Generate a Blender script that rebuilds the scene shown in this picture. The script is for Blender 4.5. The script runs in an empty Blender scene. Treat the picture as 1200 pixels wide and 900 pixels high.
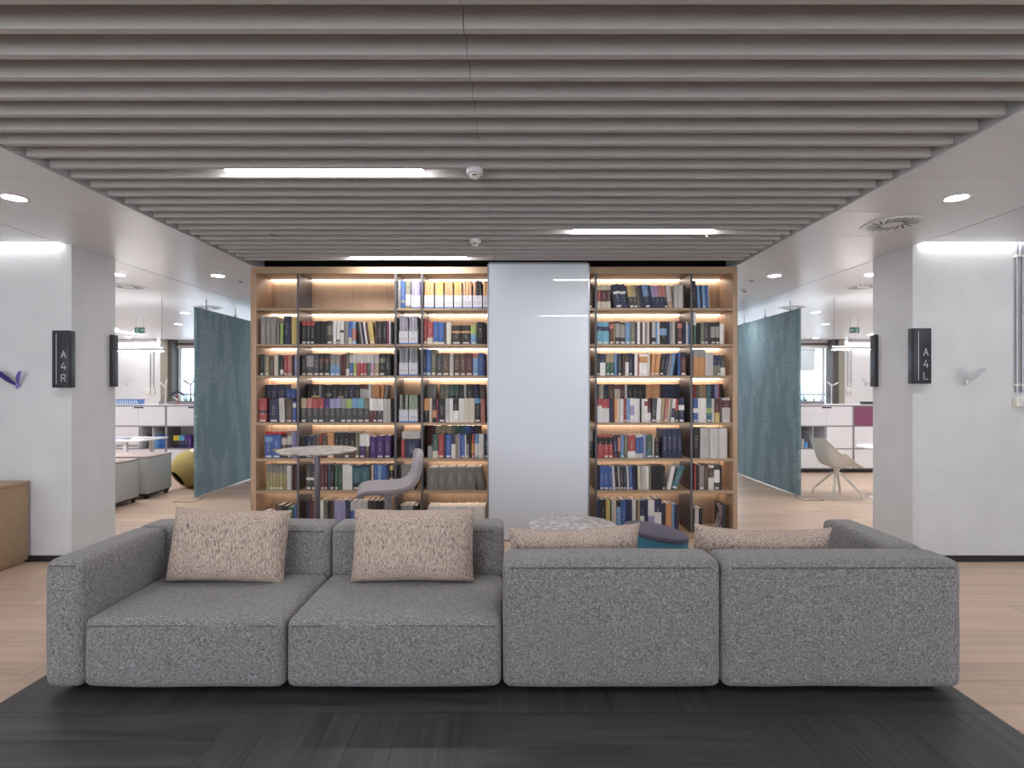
import bpy, bmesh, math, random
from mathutils import Vector, Matrix, noise as mnoise

# ------------------------------------------------------------------ camera, world, exposure
scene = bpy.context.scene
COL = scene.collection
R = math.radians
F_PX = 630.0            # focal length in pixels of the 1200 x 900 frame
HOR = 455.0             # row of the horizon
EYE = 1.55
cam_d = bpy.data.cameras.new('camera')
cam = bpy.data.objects.new('camera', cam_d)
COL.objects.link(cam)
cam.location = (0, 0, EYE)
cam.rotation_euler = (R(90), 0, 0)
cam_d.sensor_width = 36.0
cam_d.lens = 36.0 * F_PX / 1200.0
cam_d.shift_y = (HOR - 450.0) / 1200.0
cam_d.clip_start = 0.05
scene.camera = cam

w = bpy.data.worlds.new('overcast_sky')
scene.world = w
w.use_nodes = True
wn = w.node_tree
bg = wn.nodes['Background']
bg.inputs['Color'].default_value = (0.90, 0.95, 1.0, 1)
bg.inputs['Strength'].default_value = 4.0

vs = scene.view_settings
vs.view_transform = 'Standard'
vs.look = 'None'
vs.gamma = 1.0
vs.use_curve_mapping = False
vs.exposure = 0.4
LAMP = 38.0     # radiance of the linear lamps
LED = 10.0       # radiance of the shelf strips
WASH = 14.0      # radiance of the wall-wash strips
scene.cycles.use_denoising = True
scene.cycles.max_bounces = 8
scene.cycles.diffuse_bounces = 5
scene.cycles.sample_clamp_indirect = 6.0

# ------------------------------------------------------------------ helpers
random.seed(7)

def px(x, y, Y):
    """photo pixel + depth -> world point"""
    return Vector(((x - 600.0) / F_PX * Y, Y, EYE - (y - HOR) / F_PX * Y))

def lin(h):
    h = h.lstrip('#')
    o = []
    for i in (0, 2, 4):
        c = int(h[i:i + 2], 16) / 255.0
        o.append(c / 12.92 if c <= 0.04045 else ((c + 0.055) / 1.055) ** 2.4)
    return tuple(o)

def tag(o, label=None, cat=None, group=None, kind=None):
    if label: o['label'] = label
    if cat: o['category'] = cat
    if group: o['group'] = group
    if kind: o['kind'] = kind
    return o

def empty(name, loc, rz=0.0, label=None, cat=None, group=None, kind=None):
    o = bpy.data.objects.new(name, None)
    o.empty_display_size = 0.1
    COL.objects.link(o)
    o.location = loc
    o.rotation_euler = (0, 0, rz)
    return tag(o, label, cat, group, kind)

def link(name, me, mat=None, parent=None, loc=(0, 0, 0), rot=(0, 0, 0)):
    o = bpy.data.objects.new(name, me)
    COL.objects.link(o)
    if mat is not None and len(me.materials) == 0:
        me.materials.append(mat)
    if parent is not None:
        o.parent = parent
    o.location = loc
    o.rotation_euler = rot
    return o

def bm_mesh(bm, name, smooth=False, angle=None):
    me = bpy.data.meshes.new(name)
    bm.normal_update()
    bm.to_mesh(me)
    bm.free()
    if smooth:
        me.polygons.foreach_set('use_smooth', [True] * len(me.polygons))
        if angle:
            me.set_sharp_from_angle(angle=angle)
    return me

def add_box(bm, x0, x1, y0, y1, z0, z1):
    vs_ = [bm.verts.new(c) for c in ((x0, y0, z0), (x1, y0, z0), (x1, y1, z0), (x0, y1, z0),
                                     (x0, y0, z1), (x1, y0, z1), (x1, y1, z1), (x0, y1, z1))]
    for f in ((0, 3, 2, 1), (4, 5, 6, 7), (0, 1, 5, 4), (1, 2, 6, 5), (2, 3, 7, 6), (3, 0, 4, 7)):
        bm.faces.new([vs_[i] for i in f])
    return vs_

_boxes = {}
def box(name, x0, x1, y0, y1, z0, z1, mat, parent=None, bevel=0.0, seg=2):
    """box given by its extents, in the coordinates of the parent"""
    sx, sy, sz = x1 - x0, y1 - y0, z1 - z0
    key = (round(sx, 4), round(sy, 4), round(sz, 4), bevel, mat.name)
    me = _boxes.get(key)
    if me is None:
        bm = bmesh.new()
        add_box(bm, -sx / 2, sx / 2, -sy / 2, sy / 2, -sz / 2, sz / 2)
        if bevel > 0:
            bmesh.ops.bevel(bm, geom=list(bm.edges), offset=bevel, segments=seg, affect='EDGES', profile=0.5)
        me = bm_mesh(bm, name, smooth=bevel > 0, angle=R(35))
        _boxes[key] = me
        me.materials.append(mat)
    return link(name, me, mat, parent, ((x0 + x1) / 2, (y0 + y1) / 2, (z0 + z1) / 2))

def lathe(name, prof, seg, mat, parent=None, loc=(0, 0, 0), rot=(0, 0, 0), smooth=True, angle=R(40)):
    bm = bmesh.new()
    rings = []
    for r, z in prof:
        if r < 1e-6:
            rings.append([bm.verts.new((0, 0, z))])
        else:
            rings.append([bm.verts.new((r * math.cos(2 * math.pi * k / seg), r * math.sin(2 * math.pi * k / seg), z)) for k in range(seg)])
    for a, b in zip(rings[:-1], rings[1:]):
        for k in range(seg):
            k2 = (k + 1) % seg
            if len(a) == 1 and len(b) == 1: continue
            if len(a) == 1: bm.faces.new((a[0], b[k2], b[k]))
            elif len(b) == 1: bm.faces.new((a[k], a[k2], b[0]))
            else: bm.faces.new((a[k], a[k2], b[k2], b[k]))
    bmesh.ops.recalc_face_normals(bm, faces=list(bm.faces))
    return link(name, bm_mesh(bm, name, smooth, angle), mat, parent, loc, rot)

def tube(name, pts, r, mat, parent=None, seg=8, r2=None, loc=(0, 0, 0)):
    bm = bmesh.new()
    pts = [Vector(p) for p in pts]
    n = len(pts)
    rings = []
    up = Vector((0, 0, 1))
    for i, p in enumerate(pts):
        d = (pts[min(i + 1, n - 1)] - pts[max(i - 1, 0)]).normalized()
        s = d.cross(up)
        if s.length < 1e-3: s = d.cross(Vector((0, 1, 0)))
        s.normalize()
        t = s.cross(d)
        rr = r if r2 is None else r + (r2 - r) * i / max(1, n - 1)
        rings.append([bm.verts.new(p + (s * math.cos(2 * math.pi * k / seg) + t * math.sin(2 * math.pi * k / seg)) * rr) for k in range(seg)])
    for a, b in zip(rings[:-1], rings[1:]):
        for k in range(seg):
            bm.faces.new((a[k], a[(k + 1) % seg], b[(k + 1) % seg], b[k]))
    bm.faces.new(rings[0]); bm.faces.new(rings[-1][::-1])
    bmesh.ops.recalc_face_normals(bm, faces=list(bm.faces))
    return link(name, bm_mesh(bm, name, True, R(50)), mat, parent, loc)

def copy_tree(o, parent=None):
    c = o.copy()
    COL.objects.link(c)
    if parent is not None: c.parent = parent
    for ch in [q for q in o.children]:
        copy_tree(ch, c)
    return c

# ------------------------------------------------------------------ materials
MATS = {}
def mat(name, color, rough=0.5, metallic=0.0, spec=0.5, emit=None, strength=0.0):
    if name in MATS: return MATS[name]
    m = bpy.data.materials.new(name)
    m.use_nodes = True
    b = m.node_tree.nodes['Principled BSDF']
    c = lin(color) if isinstance(color, str) else color
    b.inputs['Base Color'].default_value = (*c, 1)
    b.inputs['Roughness'].default_value = rough
    b.inputs['Metallic'].default_value = metallic
    b.inputs['Specular IOR Level'].default_value = spec
    if emit:
        b.inputs['Emission Color'].default_value = (*emit, 1)
        b.inputs['Emission Strength'].default_value = strength
    MATS[name] = m
    return m

class NT:
    def __init__(s, m):
        s.t = m.node_tree
        s.b = s.t.nodes['Principled BSDF']
    def n(s, typ, **kw):
        nd = s.t.nodes.new(typ)
        for k, v in kw.items():
            if k in ('operation', 'blend_type', 'data_type', 'attribute_type', 'attribute_name', 'feature', 'wave_type', 'bands_direction', 'noise_dimensions', 'interpolation'):
                setattr(nd, k, v)
            else:
                nd.inputs[k.replace('_', ' ')].default_value = v
        return nd
    def l(s, a, b):
        s.t.links.new(a, b)
    def coords(s, kind='Object', scale=(1, 1, 1)):
        tc = s.n('ShaderNodeTexCoord')
        mp = s.n('ShaderNodeMapping')
        mp.inputs['Scale'].default_value = scale
        s.l(tc.outputs[kind], mp.inputs['Vector'])
        return mp.outputs['Vector']
    def math(s, op, a, b=None, c=None):
        nd = s.t.nodes.new('ShaderNodeMath')
        nd.operation = op
        for i, v in enumerate((a, b, c)):
            if v is None: continue
            if isinstance(v, (int, float)): nd.inputs[i].default_value = v
            else: s.l(v, nd.inputs[i])
        return nd.outputs[0]
    def mix(s, fac, a, b, blend='MIX'):
        nd = s.t.nodes.new('ShaderNodeMix')
        nd.data_type = 'RGBA'
        nd.blend_type = blend
        for sock, v in ((nd.inputs[0], fac), (nd.inputs[6], a), (nd.inputs[7], b)):
            if isinstance(v, (int, float)): sock.default_value = v
            elif isinstance(v, tuple): sock.default_value = (*v[:3], 1)
            else: s.l(v, sock)
        return nd.outputs[2]
    def ramp(s, fac, stops):
        nd = s.t.nodes.new('ShaderNodeValToRGB')
        s.l(fac, nd.inputs[0])
        el = nd.color_ramp.elements
        el[0].position, el[0].color = stops[0][0], (*stops[0][1], 1)
        el[1].position, el[1].color = stops[-1][0], (*stops[-1][1], 1)
        for p, c in stops[1:-1]:
            e = el.new(p); e.color = (*c, 1)
        return nd.outputs[0]
    def bump(s, h, strength=0.3, dist=0.01):
        nd = s.t.nodes.new('ShaderNodeBump')
        nd.inputs['Strength'].default_value = strength
        nd.inputs['Distance'].default_value = dist
        s.l(h, nd.inputs['Height'])
        s.l(nd.outputs[0], s.b.inputs['Normal'])

def sc(c, k): return tuple(max(0.0, min(1.0, v * k)) for v in c)

def wood(name, color, axis='X', rough=0.5, contrast=0.25, per_object=True, freq=1.0):
    m = mat(name, color, rough)
    t = NT(m)
    base = lin(color)
    geo = t.n('ShaderNodeNewGeometry')
    oi = t.n('ShaderNodeObjectInfo')
    mp = t.n('ShaderNodeMapping')
    s = {'X': (1.2, 22, 22), 'Y': (22, 1.2, 22), 'Z': (22, 22, 1.2)}[axis]
    mp.inputs['Scale'].default_value = tuple(v * freq for v in s)
    ofs = t.n('ShaderNodeVectorMath', operation='ADD')
    t.l(geo.outputs['Position'], ofs.inputs[0])
    cmb = t.n('ShaderNodeCombineXYZ')
    if per_object:
        for i in range(3): t.l(t.math('MULTIPLY', oi.outputs['Random'], 13.7 + 5 * i), cmb.inputs[i])
    t.l(cmb.outputs[0], ofs.inputs[1])
    t.l(ofs.outputs[0], mp.inputs['Vector'])
    n1 = t.n('ShaderNodeTexNoise', Scale=1.0, Detail=5.0, Roughness=0.6, Distortion=0.6)
    t.l(mp.outputs[0], n1.inputs['Vector'])
    col = t.ramp(n1.outputs[0], [(0.25, sc(base, 1 - contrast)), (0.5, base), (0.78, sc(base, 1 + contrast))])
    if per_object:
        k = t.math('MULTIPLY_ADD', oi.outputs['Random'], 0.18, 0.91)
        hv = t.n('ShaderNodeHueSaturation')
        t.l(k, hv.inputs['Value']); t.l(col, hv.inputs['Color'])
        col = hv.outputs[0]
    t.l(col, t.b.inputs['Base Color'])
    t.bump(n1.outputs[0], 0.12, 0.004)
    return m

def plaster(name, color, rough=0.75, amp=0.04):
    m = mat(name, color, rough)
    t = NT(m)
    base = lin(color)
    v = t.coords('Object', (3, 3, 3))
    n1 = t.n('ShaderNodeTexNoise', Scale=1.3, Detail=4.0)
    t.l(v, n1.inputs['Vector'])
    t.l(t.ramp(n1.outputs[0], [(0.3, sc(base, 1 - amp)), (0.7, sc(base, 1 + amp))]), t.b.inputs['Base Color'])
    n2 = t.n('ShaderNodeTexNoise', Scale=90.0, Detail=2.0)
    t.l(v, n2.inputs['Vector'])
    t.bump(n2.outputs[0], 0.05, 0.002)
    return m

def fabric(name, color, dark, light, s=150.0, bumpy=0.5):
    m = mat(name, color, 0.95, spec=0.15)
    t = NT(m)
    tc = t.n('ShaderNodeTexCoord')
    outs = []
    for scl in ((s * 0.25, s, s), (s, s, s * 0.25), (s * 0.6, s * 0.6, s * 0.6)):
        mp = t.n('ShaderNodeMapping'); mp.inputs['Scale'].default_value = scl
        t.l(tc.outputs['Object'], mp.inputs['Vector'])
        nz = t.n('ShaderNodeTexNoise', Scale=1.0, Detail=2.0, Roughness=0.6)
        t.l(mp.outputs[0], nz.inputs['Vector'])
        outs.append(nz.outputs[0])
    f = t.math('ADD', t.math('ADD', t.math('MULTIPLY', outs[0], 0.4), t.math('MULTIPLY', outs[1], 0.4)), t.math('MULTIPLY', outs[2], 0.2))
    t.l(t.ramp(f, [(0.38, lin(dark)), (0.5, lin(color)), (0.62, lin(light))]), t.b.inputs['Base Color'])
    t.b.inputs['Sheen Weight'].default_value = 0.15
    t.bump(f, bumpy, 0.004)
    return m

def emitter(name, color, strength):
    return mat(name, color, 0.5, emit=color, strength=strength)

M_wall = plaster('white_wall_paint', '#d1d3d7')
M_wall_grey = plaster('light_grey_wall_paint', '#c9c7c8')
M_ceil = mat('white_metal_ceiling', '#d5d7dc', 0.32)
M_plen = mat('dark_plenum', '#4a4848', 0.9)
M_slat = mat('grey_felt_slat', '#b9b7b6', 0.8)
M_slat.node_tree.nodes['Principled BSDF'].inputs['Specular IOR Level'].default_value = 0.25
M_black = mat('black_skirting', '#1f1c1c', 0.5)
M_floor = wood('oak_floor', '#c3aa96', 'X', 0.42, 0.16)
M_floor_far = wood('oak_floor_far', '#c3aa96', 'X', 0.42, 0.16, per_object=False)
M_dark_x = wood('dark_stained_plank_x', '#3b393a', 'X', 0.42, 0.6)
M_dark_y = wood('dark_stained_plank_y', '#3b393a', 'Y', 0.42, 0.6)
M_darkbase = mat('dark_plank_joint', '#121112', 0.8)
M_oak = wood('light_oak_veneer', '#b3967d', 'Z', 0.5, 0.14, per_object=False)
M_oak_h = wood('light_oak_veneer_board', '#a48b70', 'X', 0.5, 0.12, per_object=False)
M_div = mat('dark_bronze_metal', '#59565b', 0.45, 0.35)
M_sofa = fabric('grey_woven_upholstery', '#7e7c7d', '#555355', '#a8a6a7', 260)
M_seam = mat('upholstery_seam', '#4a494c', 0.95)
M_white = mat('white_lacquer', '#dcdbe0', 0.4)
M_offwhite = mat('off_white_plastic', '#e0ddd6', 0.45)
M_sheet = mat('paper', '#e6e2dd', 0.8)
M_grey_ped = mat('light_grey_laminate', '#b7b9ba', 0.5)
M_taupe = mat('taupe_laminate', '#9a8a86', 0.5)
M_frame = mat('mauve_grey_cabinet_edge', '#85808a', 0.5)
M_maroon = mat('maroon_lacquer', '#7b4360', 0.45)
M_blackp = mat('black_plastic', '#171718', 0.4)
M_steel = mat('brushed_steel', '#a7a9b0', 0.35, 0.9)
M_pole = mat('grey_painted_steel', '#7c7780', 0.35, 0.6)
M_sign = mat('anthracite_sign', '#2a2c34', 0.4)
M_letter = mat('white_lettering', '#d5d3d6', 0.5)
M_lamp = emitter('lamp_diffuser', (1.0, 0.99, 0.985), LAMP)
M_pend = emitter('pendant_diffuser', (1.0, 0.98, 0.96), 75.0)
M_pup = emitter('added_pendant_uplight', (1.0, 0.98, 0.96), 26.0)
M_washf = emitter('far_wall_wash_strip', (1.0, 0.98, 0.96), 30.0)
M_down = emitter('downlight_diffuser', (1.0, 0.98, 0.96), 150.0)
M_led = emitter('warm_led_strip', (1.0, 0.88, 0.76), LED)
M_wash = emitter('wall_wash_strip', (1.0, 0.97, 0.93), WASH)

def m_cushion():
    m = mat('flecked_boucle', '#b6a595', 0.95, spec=0.1)
    t = NT(m)
    v = t.coords('Object', (230, 230, 40))
    n1 = t.n('ShaderNodeTexNoise', Scale=1.0, Detail=3.0, Roughness=0.65)
    t.l(v, n1.inputs['Vector'])
    col = t.ramp(n1.outputs[0], [(0.36, lin('#54454a')), (0.43, lin('#a8958b')), (0.54, lin('#c3b1a5')), (0.7, lin('#d9ccc1'))])
    t.l(col, t.b.inputs['Base Color'])
    t.bump(n1.outputs[0], 0.7, 0.006)
    return m
M_cush = m_cushion()

def m_terrazzo():
    m = mat('grey_terrazzo', '#a9a4a6', 0.35)
    t = NT(m)
    v = t.coords('Object', (1, 1.0, 1))
    vo = t.n('ShaderNodeTexVoronoi', Scale=30.0)
    t.l(v, vo.inputs['Vector'])
    sep = t.n('ShaderNodeSeparateColor'); t.l(vo.outputs['Color'], sep.inputs[0])
    col = t.ramp(sep.outputs[0], [(0.0, lin('#85807f')), (0.3, lin('#a9a3a1')), (0.7, lin('#bdb7b6')), (1.0, lin('#d4cfce'))])
    t.l(col, t.b.inputs['Base Color'])
    return m
M_terr = m_terrazzo()

def m_partition():
    m = mat('teal_flecked_felt', '#587986', 0.85)
    t = NT(m)
    tc = t.n('ShaderNodeTexCoord')
    def nz(scale, detail, rough=0.6):
        mp = t.n('ShaderNodeMapping'); mp.inputs['Scale'].default_value = scale
        t.l(tc.outputs['Object'], mp.inputs['Vector'])
        n_ = t.n('ShaderNodeTexNoise', Scale=1.0, Detail=detail, Roughness=rough)
        t.l(mp.outputs[0], n_.inputs['Vector'])
        return n_.outputs[0]
    big = nz((4, 4, 0.9), 3.0)
    fine = nz((95, 95, 36), 2.0)
    mask = t.math('MULTIPLY', t.math('GREATER_THAN', big, 0.50), t.math('GREATER_THAN', fine, 0.56))
    col = t.mix(mask, lin('#76919c'), lin('#a9bfc8'))
    col = t.mix(t.math('LESS_THAN', fine, 0.34), col, lin('#66828d'))
    t.l(col, t.b.inputs['Base Color'])
    t.bump(fine, 0.3, 0.01)
    return m
M_part = m_partition()

def m_glasspanel():
    m = mat('white_back_painted_glass', '#dbe0ea', 0.02)
    b = m.node_tree.nodes['Principled BSDF']
    b.inputs['Coat Weight'].default_value = 0.0
    b.inputs['Coat Roughness'].default_value = 0.03
    return m
M_board = m_glasspanel()

def m_pane():
    m = bpy.data.materials.new('clear_window_glass')
    m.use_nodes = True
    nt = m.node_tree
    nt.nodes.remove(nt.nodes['Principled BSDF'])
    tr = nt.nodes.new('ShaderNodeBsdfTransparent')
    tr.inputs[0].default_value = (0.93, 0.96, 0.98, 1)
    gl = nt.nodes.new('ShaderNodeBsdfGlossy')
    gl.inputs['Roughness'].default_value = 0.02
    mx = nt.nodes.new('ShaderNodeMixShader')
    mx.inputs[0].default_value = 0.06
    nt.links.new(tr.outputs[0], mx.inputs[1]); nt.links.new(gl.outputs[0], mx.inputs[2])
    nt.links.new(mx.outputs[0], nt.nodes['Material Output'].inputs[0])
    return m
M_pane = m_pane()

# ------------------------------------------------------------------ the shell
CEIL = 2.84
CX = -0.18              # symmetry axis of the hall
SL0, SL1 = -2.74, 2.37  # slat field
WALL_Y0, WALL_Y1 = 4.81, 5.34
WL, WR = -3.94, 3.585   # ends of the two wall blocks
FAR = 14.2
ROOM_L, ROOM_R = -11.4, 11.0
HALL_L, HALL_R = -7.0, 6.7
BACK = -4.0

def struct(o, label):
    return tag(o, label, None, None, 'structure')

# floor: slab, planks as separate pieces up to the office
bm = bmesh.new()
add_box(bm, ROOM_L, ROOM_R, BACK, 8.44, -0.2, -0.012)
add_box(bm, ROOM_L, ROOM_R, 8.44, FAR + 0.6, -0.2, 0.0)
floor = struct(link('floor', bm_mesh(bm, 'floor'), M_floor_far), 'light oak plank floor running under the sofa and offices')
PL, PW = 1.83, 0.2
DX = [-2.515 + 1.2 * i for i in range(5)]
DY = [0.16 + 1.2 * i for i in range(4)]
bm = bmesh.new()
add_box(bm, -PL / 2 + 0.001, PL / 2 - 0.001, -PW / 2 + 0.001, PW / 2 - 0.001, -0.012, 0.0)
plank_me = bm_mesh(bm, 'plank'); plank_me.materials.append(M_floor)
_pm = {}
def plank(x0, x1, yc):
    if x1 - x0 < 0.02: return
    k = round(x1 - x0, 3)
    if abs(k - PL) < 0.002: me = plank_me
    elif k in _pm: me = _pm[k]
    else:
        b_ = bmesh.new()
        add_box(b_, -k / 2 + 0.001, k / 2 - 0.001, -PW / 2 + 0.001, PW / 2 - 0.001, -0.012, 0.0)
        me = bm_mesh(b_, 'plank'); me.materials.append(M_floor); _pm[k] = me
    link('plank', me, None, floor, ((x0 + x1) / 2, yc, 0))
rows = 30
random.seed(3)
for r in range(rows):
    yc = 2.46 + PW * (r + 0.5) - 0.02
    x = -5.6 - random.random() * PL
    lim = 6.2
    while x < lim:
        a, b_ = x, x + PL
        x += PL
        if yc < DY[-1] :       # leave the dark field free
            if a < DX[0] < b_: plank(a, DX[0], yc); a = DX[0]
            if a < DX[-1] < b_: plank(DX[-1], b_, yc); continue
            if a >= DX[0] and b_ <= DX[-1]: continue
            if a >= DX[0] and a < DX[-1]: continue
        plank(a, b_, yc)

# dark basket-weave field below the sofa
fd = empty('floor_dark', (0, 0, 0))
struct(fd, 'dark stained basket-weave plank field under the grey sofa')
box('joint_bed', DX[0], DX[-1], DY[0], DY[-1], -0.0125, -0.004, M_darkbase, fd)
for i in range(4):
    for j in range(3):
        along_x = (i + j) % 2 == 1
        for k in range(6):
            g = 0.0007
            if along_x:
                box('plank', DX[i] + g, DX[i + 1] - g, DY[j] + 0.2 * k + g, DY[j] + 0.2 * (k + 1) - g, -0.004, 0.004, M_dark_x, fd)
            else:
                box('plank', DX[i] + 0.2 * k + g, DX[i] + 0.2 * (k + 1) - g, DY[j] + g, DY[j + 1] - g, -0.004, 0.004, M_dark_y, fd)

# thick wall blocks either side
def wall_block(name, x0, x1, label):
    b_ = bmesh.new()
    add_box(b_, x0, x1, WALL_Y0, WALL_Y1, 0, CEIL + 0.1)
    return struct(link(name, bm_mesh(b_, name), M_wall), label)
wall_block('wall_left', ROOM_L, WL, 'white thick wall end carrying the A4R sign')
wall_block('wall_right', WR, ROOM_R, 'white thick wall end carrying the A4L sign')
def simple_struct(name, x0, x1, y0, y1, z0, z1, m, label, bevel=0.0):
    return struct(box(name, x0, x1, y0, y1, z0, z1, m, None, bevel), label)
simple_struct('baseboard_left', ROOM_L, WL + 0.002, WALL_Y0 - 0.012, WALL_Y0, 0.0, 0.055, M_black, 'black skirting below the A4R sign wall')
simple_struct('baseboard_right', WR - 0.002, ROOM_R, WALL_Y0 - 0.012, WALL_Y0, 0.0, 0.055, M_black, 'black skirting below the A4L sign wall')
simple_struct('wall_back', -1.5, 2.8, BACK - 0.1, BACK, 0, 3.0, M_wall, 'white wall opposite the bookcase between two added windows')
simple_struct('wall_hall_left', HALL_L - 0.1, HALL_L, BACK, WALL_Y0, 0, 3.0, M_wall, 'white side wall of the hall past the oak sideboard')
simple_struct('wall_hall_right', HALL_R, HALL_R + 0.1, BACK, WALL_Y0, 0, 3.0, M_wall, 'white side wall of the hall past the conduit pipes')
simple_struct('wall_office_left', ROOM_L - 0.1, ROOM_L, WALL_Y1, FAR + 0.6, 0, 3.0, M_wall, 'white side wall of the office with the yellow pouf')
simple_struct('wall_office_right', ROOM_R, ROOM_R + 0.1, WALL_Y1, FAR + 0.6, 0, 3.0, M_wall, 'white side wall of the office with the white chairs')
# unseen windows added behind the camera to light the front faces
def added_window(name, x0, x1, label):
    wf = empty(name, (0, BACK, 0)); struct(wf, label)
    for i in range(6):
        x = x0 + (x1 - x0) * i / 5
        box('mullion', x - 0.03, x + 0.03, -0.05, 0.05, 0.3, 2.9, M_winf, wf)
    box('spandrel', x0, x1, -0.06, 0.06, 0.0, 0.3, M_wall, wf)
    box('transom', x0, x1, -0.05, 0.05, 2.78, 2.95, M_winf, wf)
M_winf = mat('pale_window_frame', '#c4cdd6', 0.4)
added_window('added_window_1', HALL_L, -1.5, 'unseen window added to light the hall, opposite the bookcase on the sideboard side')
added_window('added_window_3', 2.8, HALL_R, 'unseen window added to light the hall, opposite the bookcase on the conduit side')

# ceiling
ceiling = struct(box('ceiling', ROOM_L - 0.1, ROOM_R + 0.1, BACK - 0.1, FAR + 0.7, 3.0, 3.1, M_plen), 'dark soffit above slats and ceiling panels')
PITCH = 0.1512
Y_S0 = 1.810
JX = -0.175
for n in range(-12, 25):
    yb = Y_S0 + PITCH * n
    for (a, b_) in ((SL0 + 0.04, JX - 0.0015), (JX + 0.0015, SL1 - 0.04)):
        o = box('slat', a, b_, yb - 0.03, yb, CEIL + 0.002, CEIL + 0.125, M_slat)
        o.parent = ceiling; o.matrix_parent_inverse = ceiling.matrix_world.inverted()
        o.location = Vector(o.location) - ceiling.location
cp = empty('ceiling_panels', (0, 0, CEIL)); cp.name = 'ceiling_side'
struct(cp, 'white metal panel ceiling around the slat field')
PD = 0.63
def cpanel(x0, x1, y0, y1):
    box('ceiling_panel', x0 + 0.006, x1 - 0.006, y0 + 0.002, y1 - 0.002, 0, 0.02, M_ceil, cp, 0.0)
y = 3.3 - PD * 7
while y < 7.4:
    y1 = y + PD
    cpanel(SL0 - 1.27, SL0, y, y1)
    cpanel(SL1, SL1 + 1.27, y, y1)
    for (a, b_) in ((SL0 - 2.54, SL0 - 1.27), (SL1 + 1.27, SL1 + 2.54)):
        if y1 <= WALL_Y0 - 0.06: cpanel(a, b_, y, y1)
        elif y < WALL_Y0 - 0.06: cpanel(a, b_, y, WALL_Y0 - 0.065)
        elif y1 > WALL_Y1: cpanel(a, b_, max(y, WALL_Y1 + 0.002), y1)
    y = y1
YF = y
# plain remainder of the panel ceiling, too far or out of view to tell panels apart
b2 = bmesh.new()
z0, z1 = 0, 0.02
add_box(b2, ROOM_L, SL0 - 2.54, WALL_Y1, YF, z0, z1)
add_box(b2, SL1 + 2.54, ROOM_R, WALL_Y1, YF, z0, z1)
add_box(b2, ROOM_L, ROOM_R, YF, FAR + 0.6, z0, z1)
add_box(b2, HALL_L, SL0 - 2.54, BACK, WALL_Y0 - 0.065, z0, z1)
add_box(b2, SL1 + 2.54, HALL_R, BACK, WALL_Y0 - 0.065, z0, z1)
add_box(b2, SL0 - 2.54, SL1 + 2.54, BACK, 3.3 - PD * 7, z0, z1)
add_box(b2, SL0, SL1, 5.93, YF, z0, z1)
add_box(b2, SL0, SL1, 3.3 - PD * 7, 0.0, z0, z1)
link('ceiling_sheet', bm_mesh(b2, 'ceiling_sheet'), M_ceil, cp)
simple_struct('trim_1', SL0 - 0.004, SL0 + 0.012, 0.0, 5.93, CEIL - 0.004, CEIL + 0.15, M_ceil, 'white edge trim along the slats over the high table')
simple_struct('trim_2', SL1 - 0.012, SL1 + 0.004, 0.0, 5.93, CEIL - 0.004, CEIL + 0.15, M_ceil, 'white edge trim along the slats over the blue stool')

# wall-wash slots
def wash(x0, x1, y0, y1, z, label, m_=M_wash):
    r = empty('wall_wash_light', ((x0 + x1) / 2, (y0 + y1) / 2, z), 0, label, 'light')
    hx, hy = (x1 - x0) / 2, (y1 - y0) / 2
    box('diffuser', -hx, hx, -hy, hy, 0.0, 0.004, m_, r)
    box('housing', -hx, hx, -hy - 0.004, hy, 0.004, 0.03, M_white, r)
    if m_ is M_washf: box('lip', -hx, hx, -hy - 0.012, -hy - 0.004, -0.05, 0.03, M_white, r)
wash(HALL_L + 0.02, WL - 0.02, WALL_Y0 - 0.058, WALL_Y0 - 0.006, CEIL + 0.05, 'recessed wall-wash strip above the A4R sign wall')
wash(WR + 0.02, HALL_R - 0.02, WALL_Y0 - 0.058, WALL_Y0 - 0.006, CEIL + 0.05, 'recessed wall-wash strip above the A4L sign wall')

# ------------------------------------------------------------------ far end of the offices
simple_struct('wall_far_left', ROOM_L, -9.25, FAR, FAR + 0.25, 0, CEIL, M_wall, 'white far wall with thin conduit behind the yellow pouf')
simple_struct('wall_far_right', 8.75, ROOM_R, FAR, FAR + 0.25, 0, CEIL, M_wall, 'white far wall with thin conduit behind the white chairs')
wash(ROOM_L + 0.1, -9.3, FAR - 0.10, FAR - 0.03, CEIL - 0.04, 'wall-wash strip on the far wall behind the yellow pouf', M_washf)
wash(8.8, ROOM_R - 0.1, FAR - 0.10, FAR - 0.03, CEIL - 0.04, 'wall-wash strip on the far wall behind the white chairs', M_washf)
M_taupe2 = mat('taupe_pilaster', '#8f8b82', 0.6)
M_dark2 = mat('dark_window_post', '#4d4b4a', 0.6)
simple_struct('trim_3', -9.25, -9.06, FAR - 0.06, FAR + 0.3, 0, CEIL, M_taupe2, 'taupe pilaster at the far window behind the yellow pouf')
simple_struct('trim_4', -9.06, -8.96, FAR - 0.02, FAR + 0.3, 0, CEIL, M_dark2, 'dark post at the far window behind the yellow pouf')
simple_struct('trim_5', 8.60, 8.75, FAR - 0.06, FAR + 0.3, 0, CEIL, M_taupe2, 'taupe pilaster at the far window behind the white chairs')
simple_struct('trim_6', 8.46, 8.60, FAR - 0.02, FAR + 0.3, 0, CEIL, M_dark2, 'dark post at the far window behind the white chairs')
M_winf = mat('pale_window_frame', '#c4cdd6', 0.4)
wb = empty('window_2', (0, FAR + 0.25, 0)); struct(wb, 'long far window with pale frames behind the offices')
box('spandrel', -8.96, 8.46, -0.05, 0.1, 0, 0.75, M_white, wb)
box('head_panel', -8.96, 8.46, -0.05, 0.1, 2.62, CEIL, M_wall_grey, wb)
box('head_rail', -8.96, 8.46, -0.09, -0.05, 2.70, 2.76, M_dark2, wb)
x = -8.90
i = 0
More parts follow.
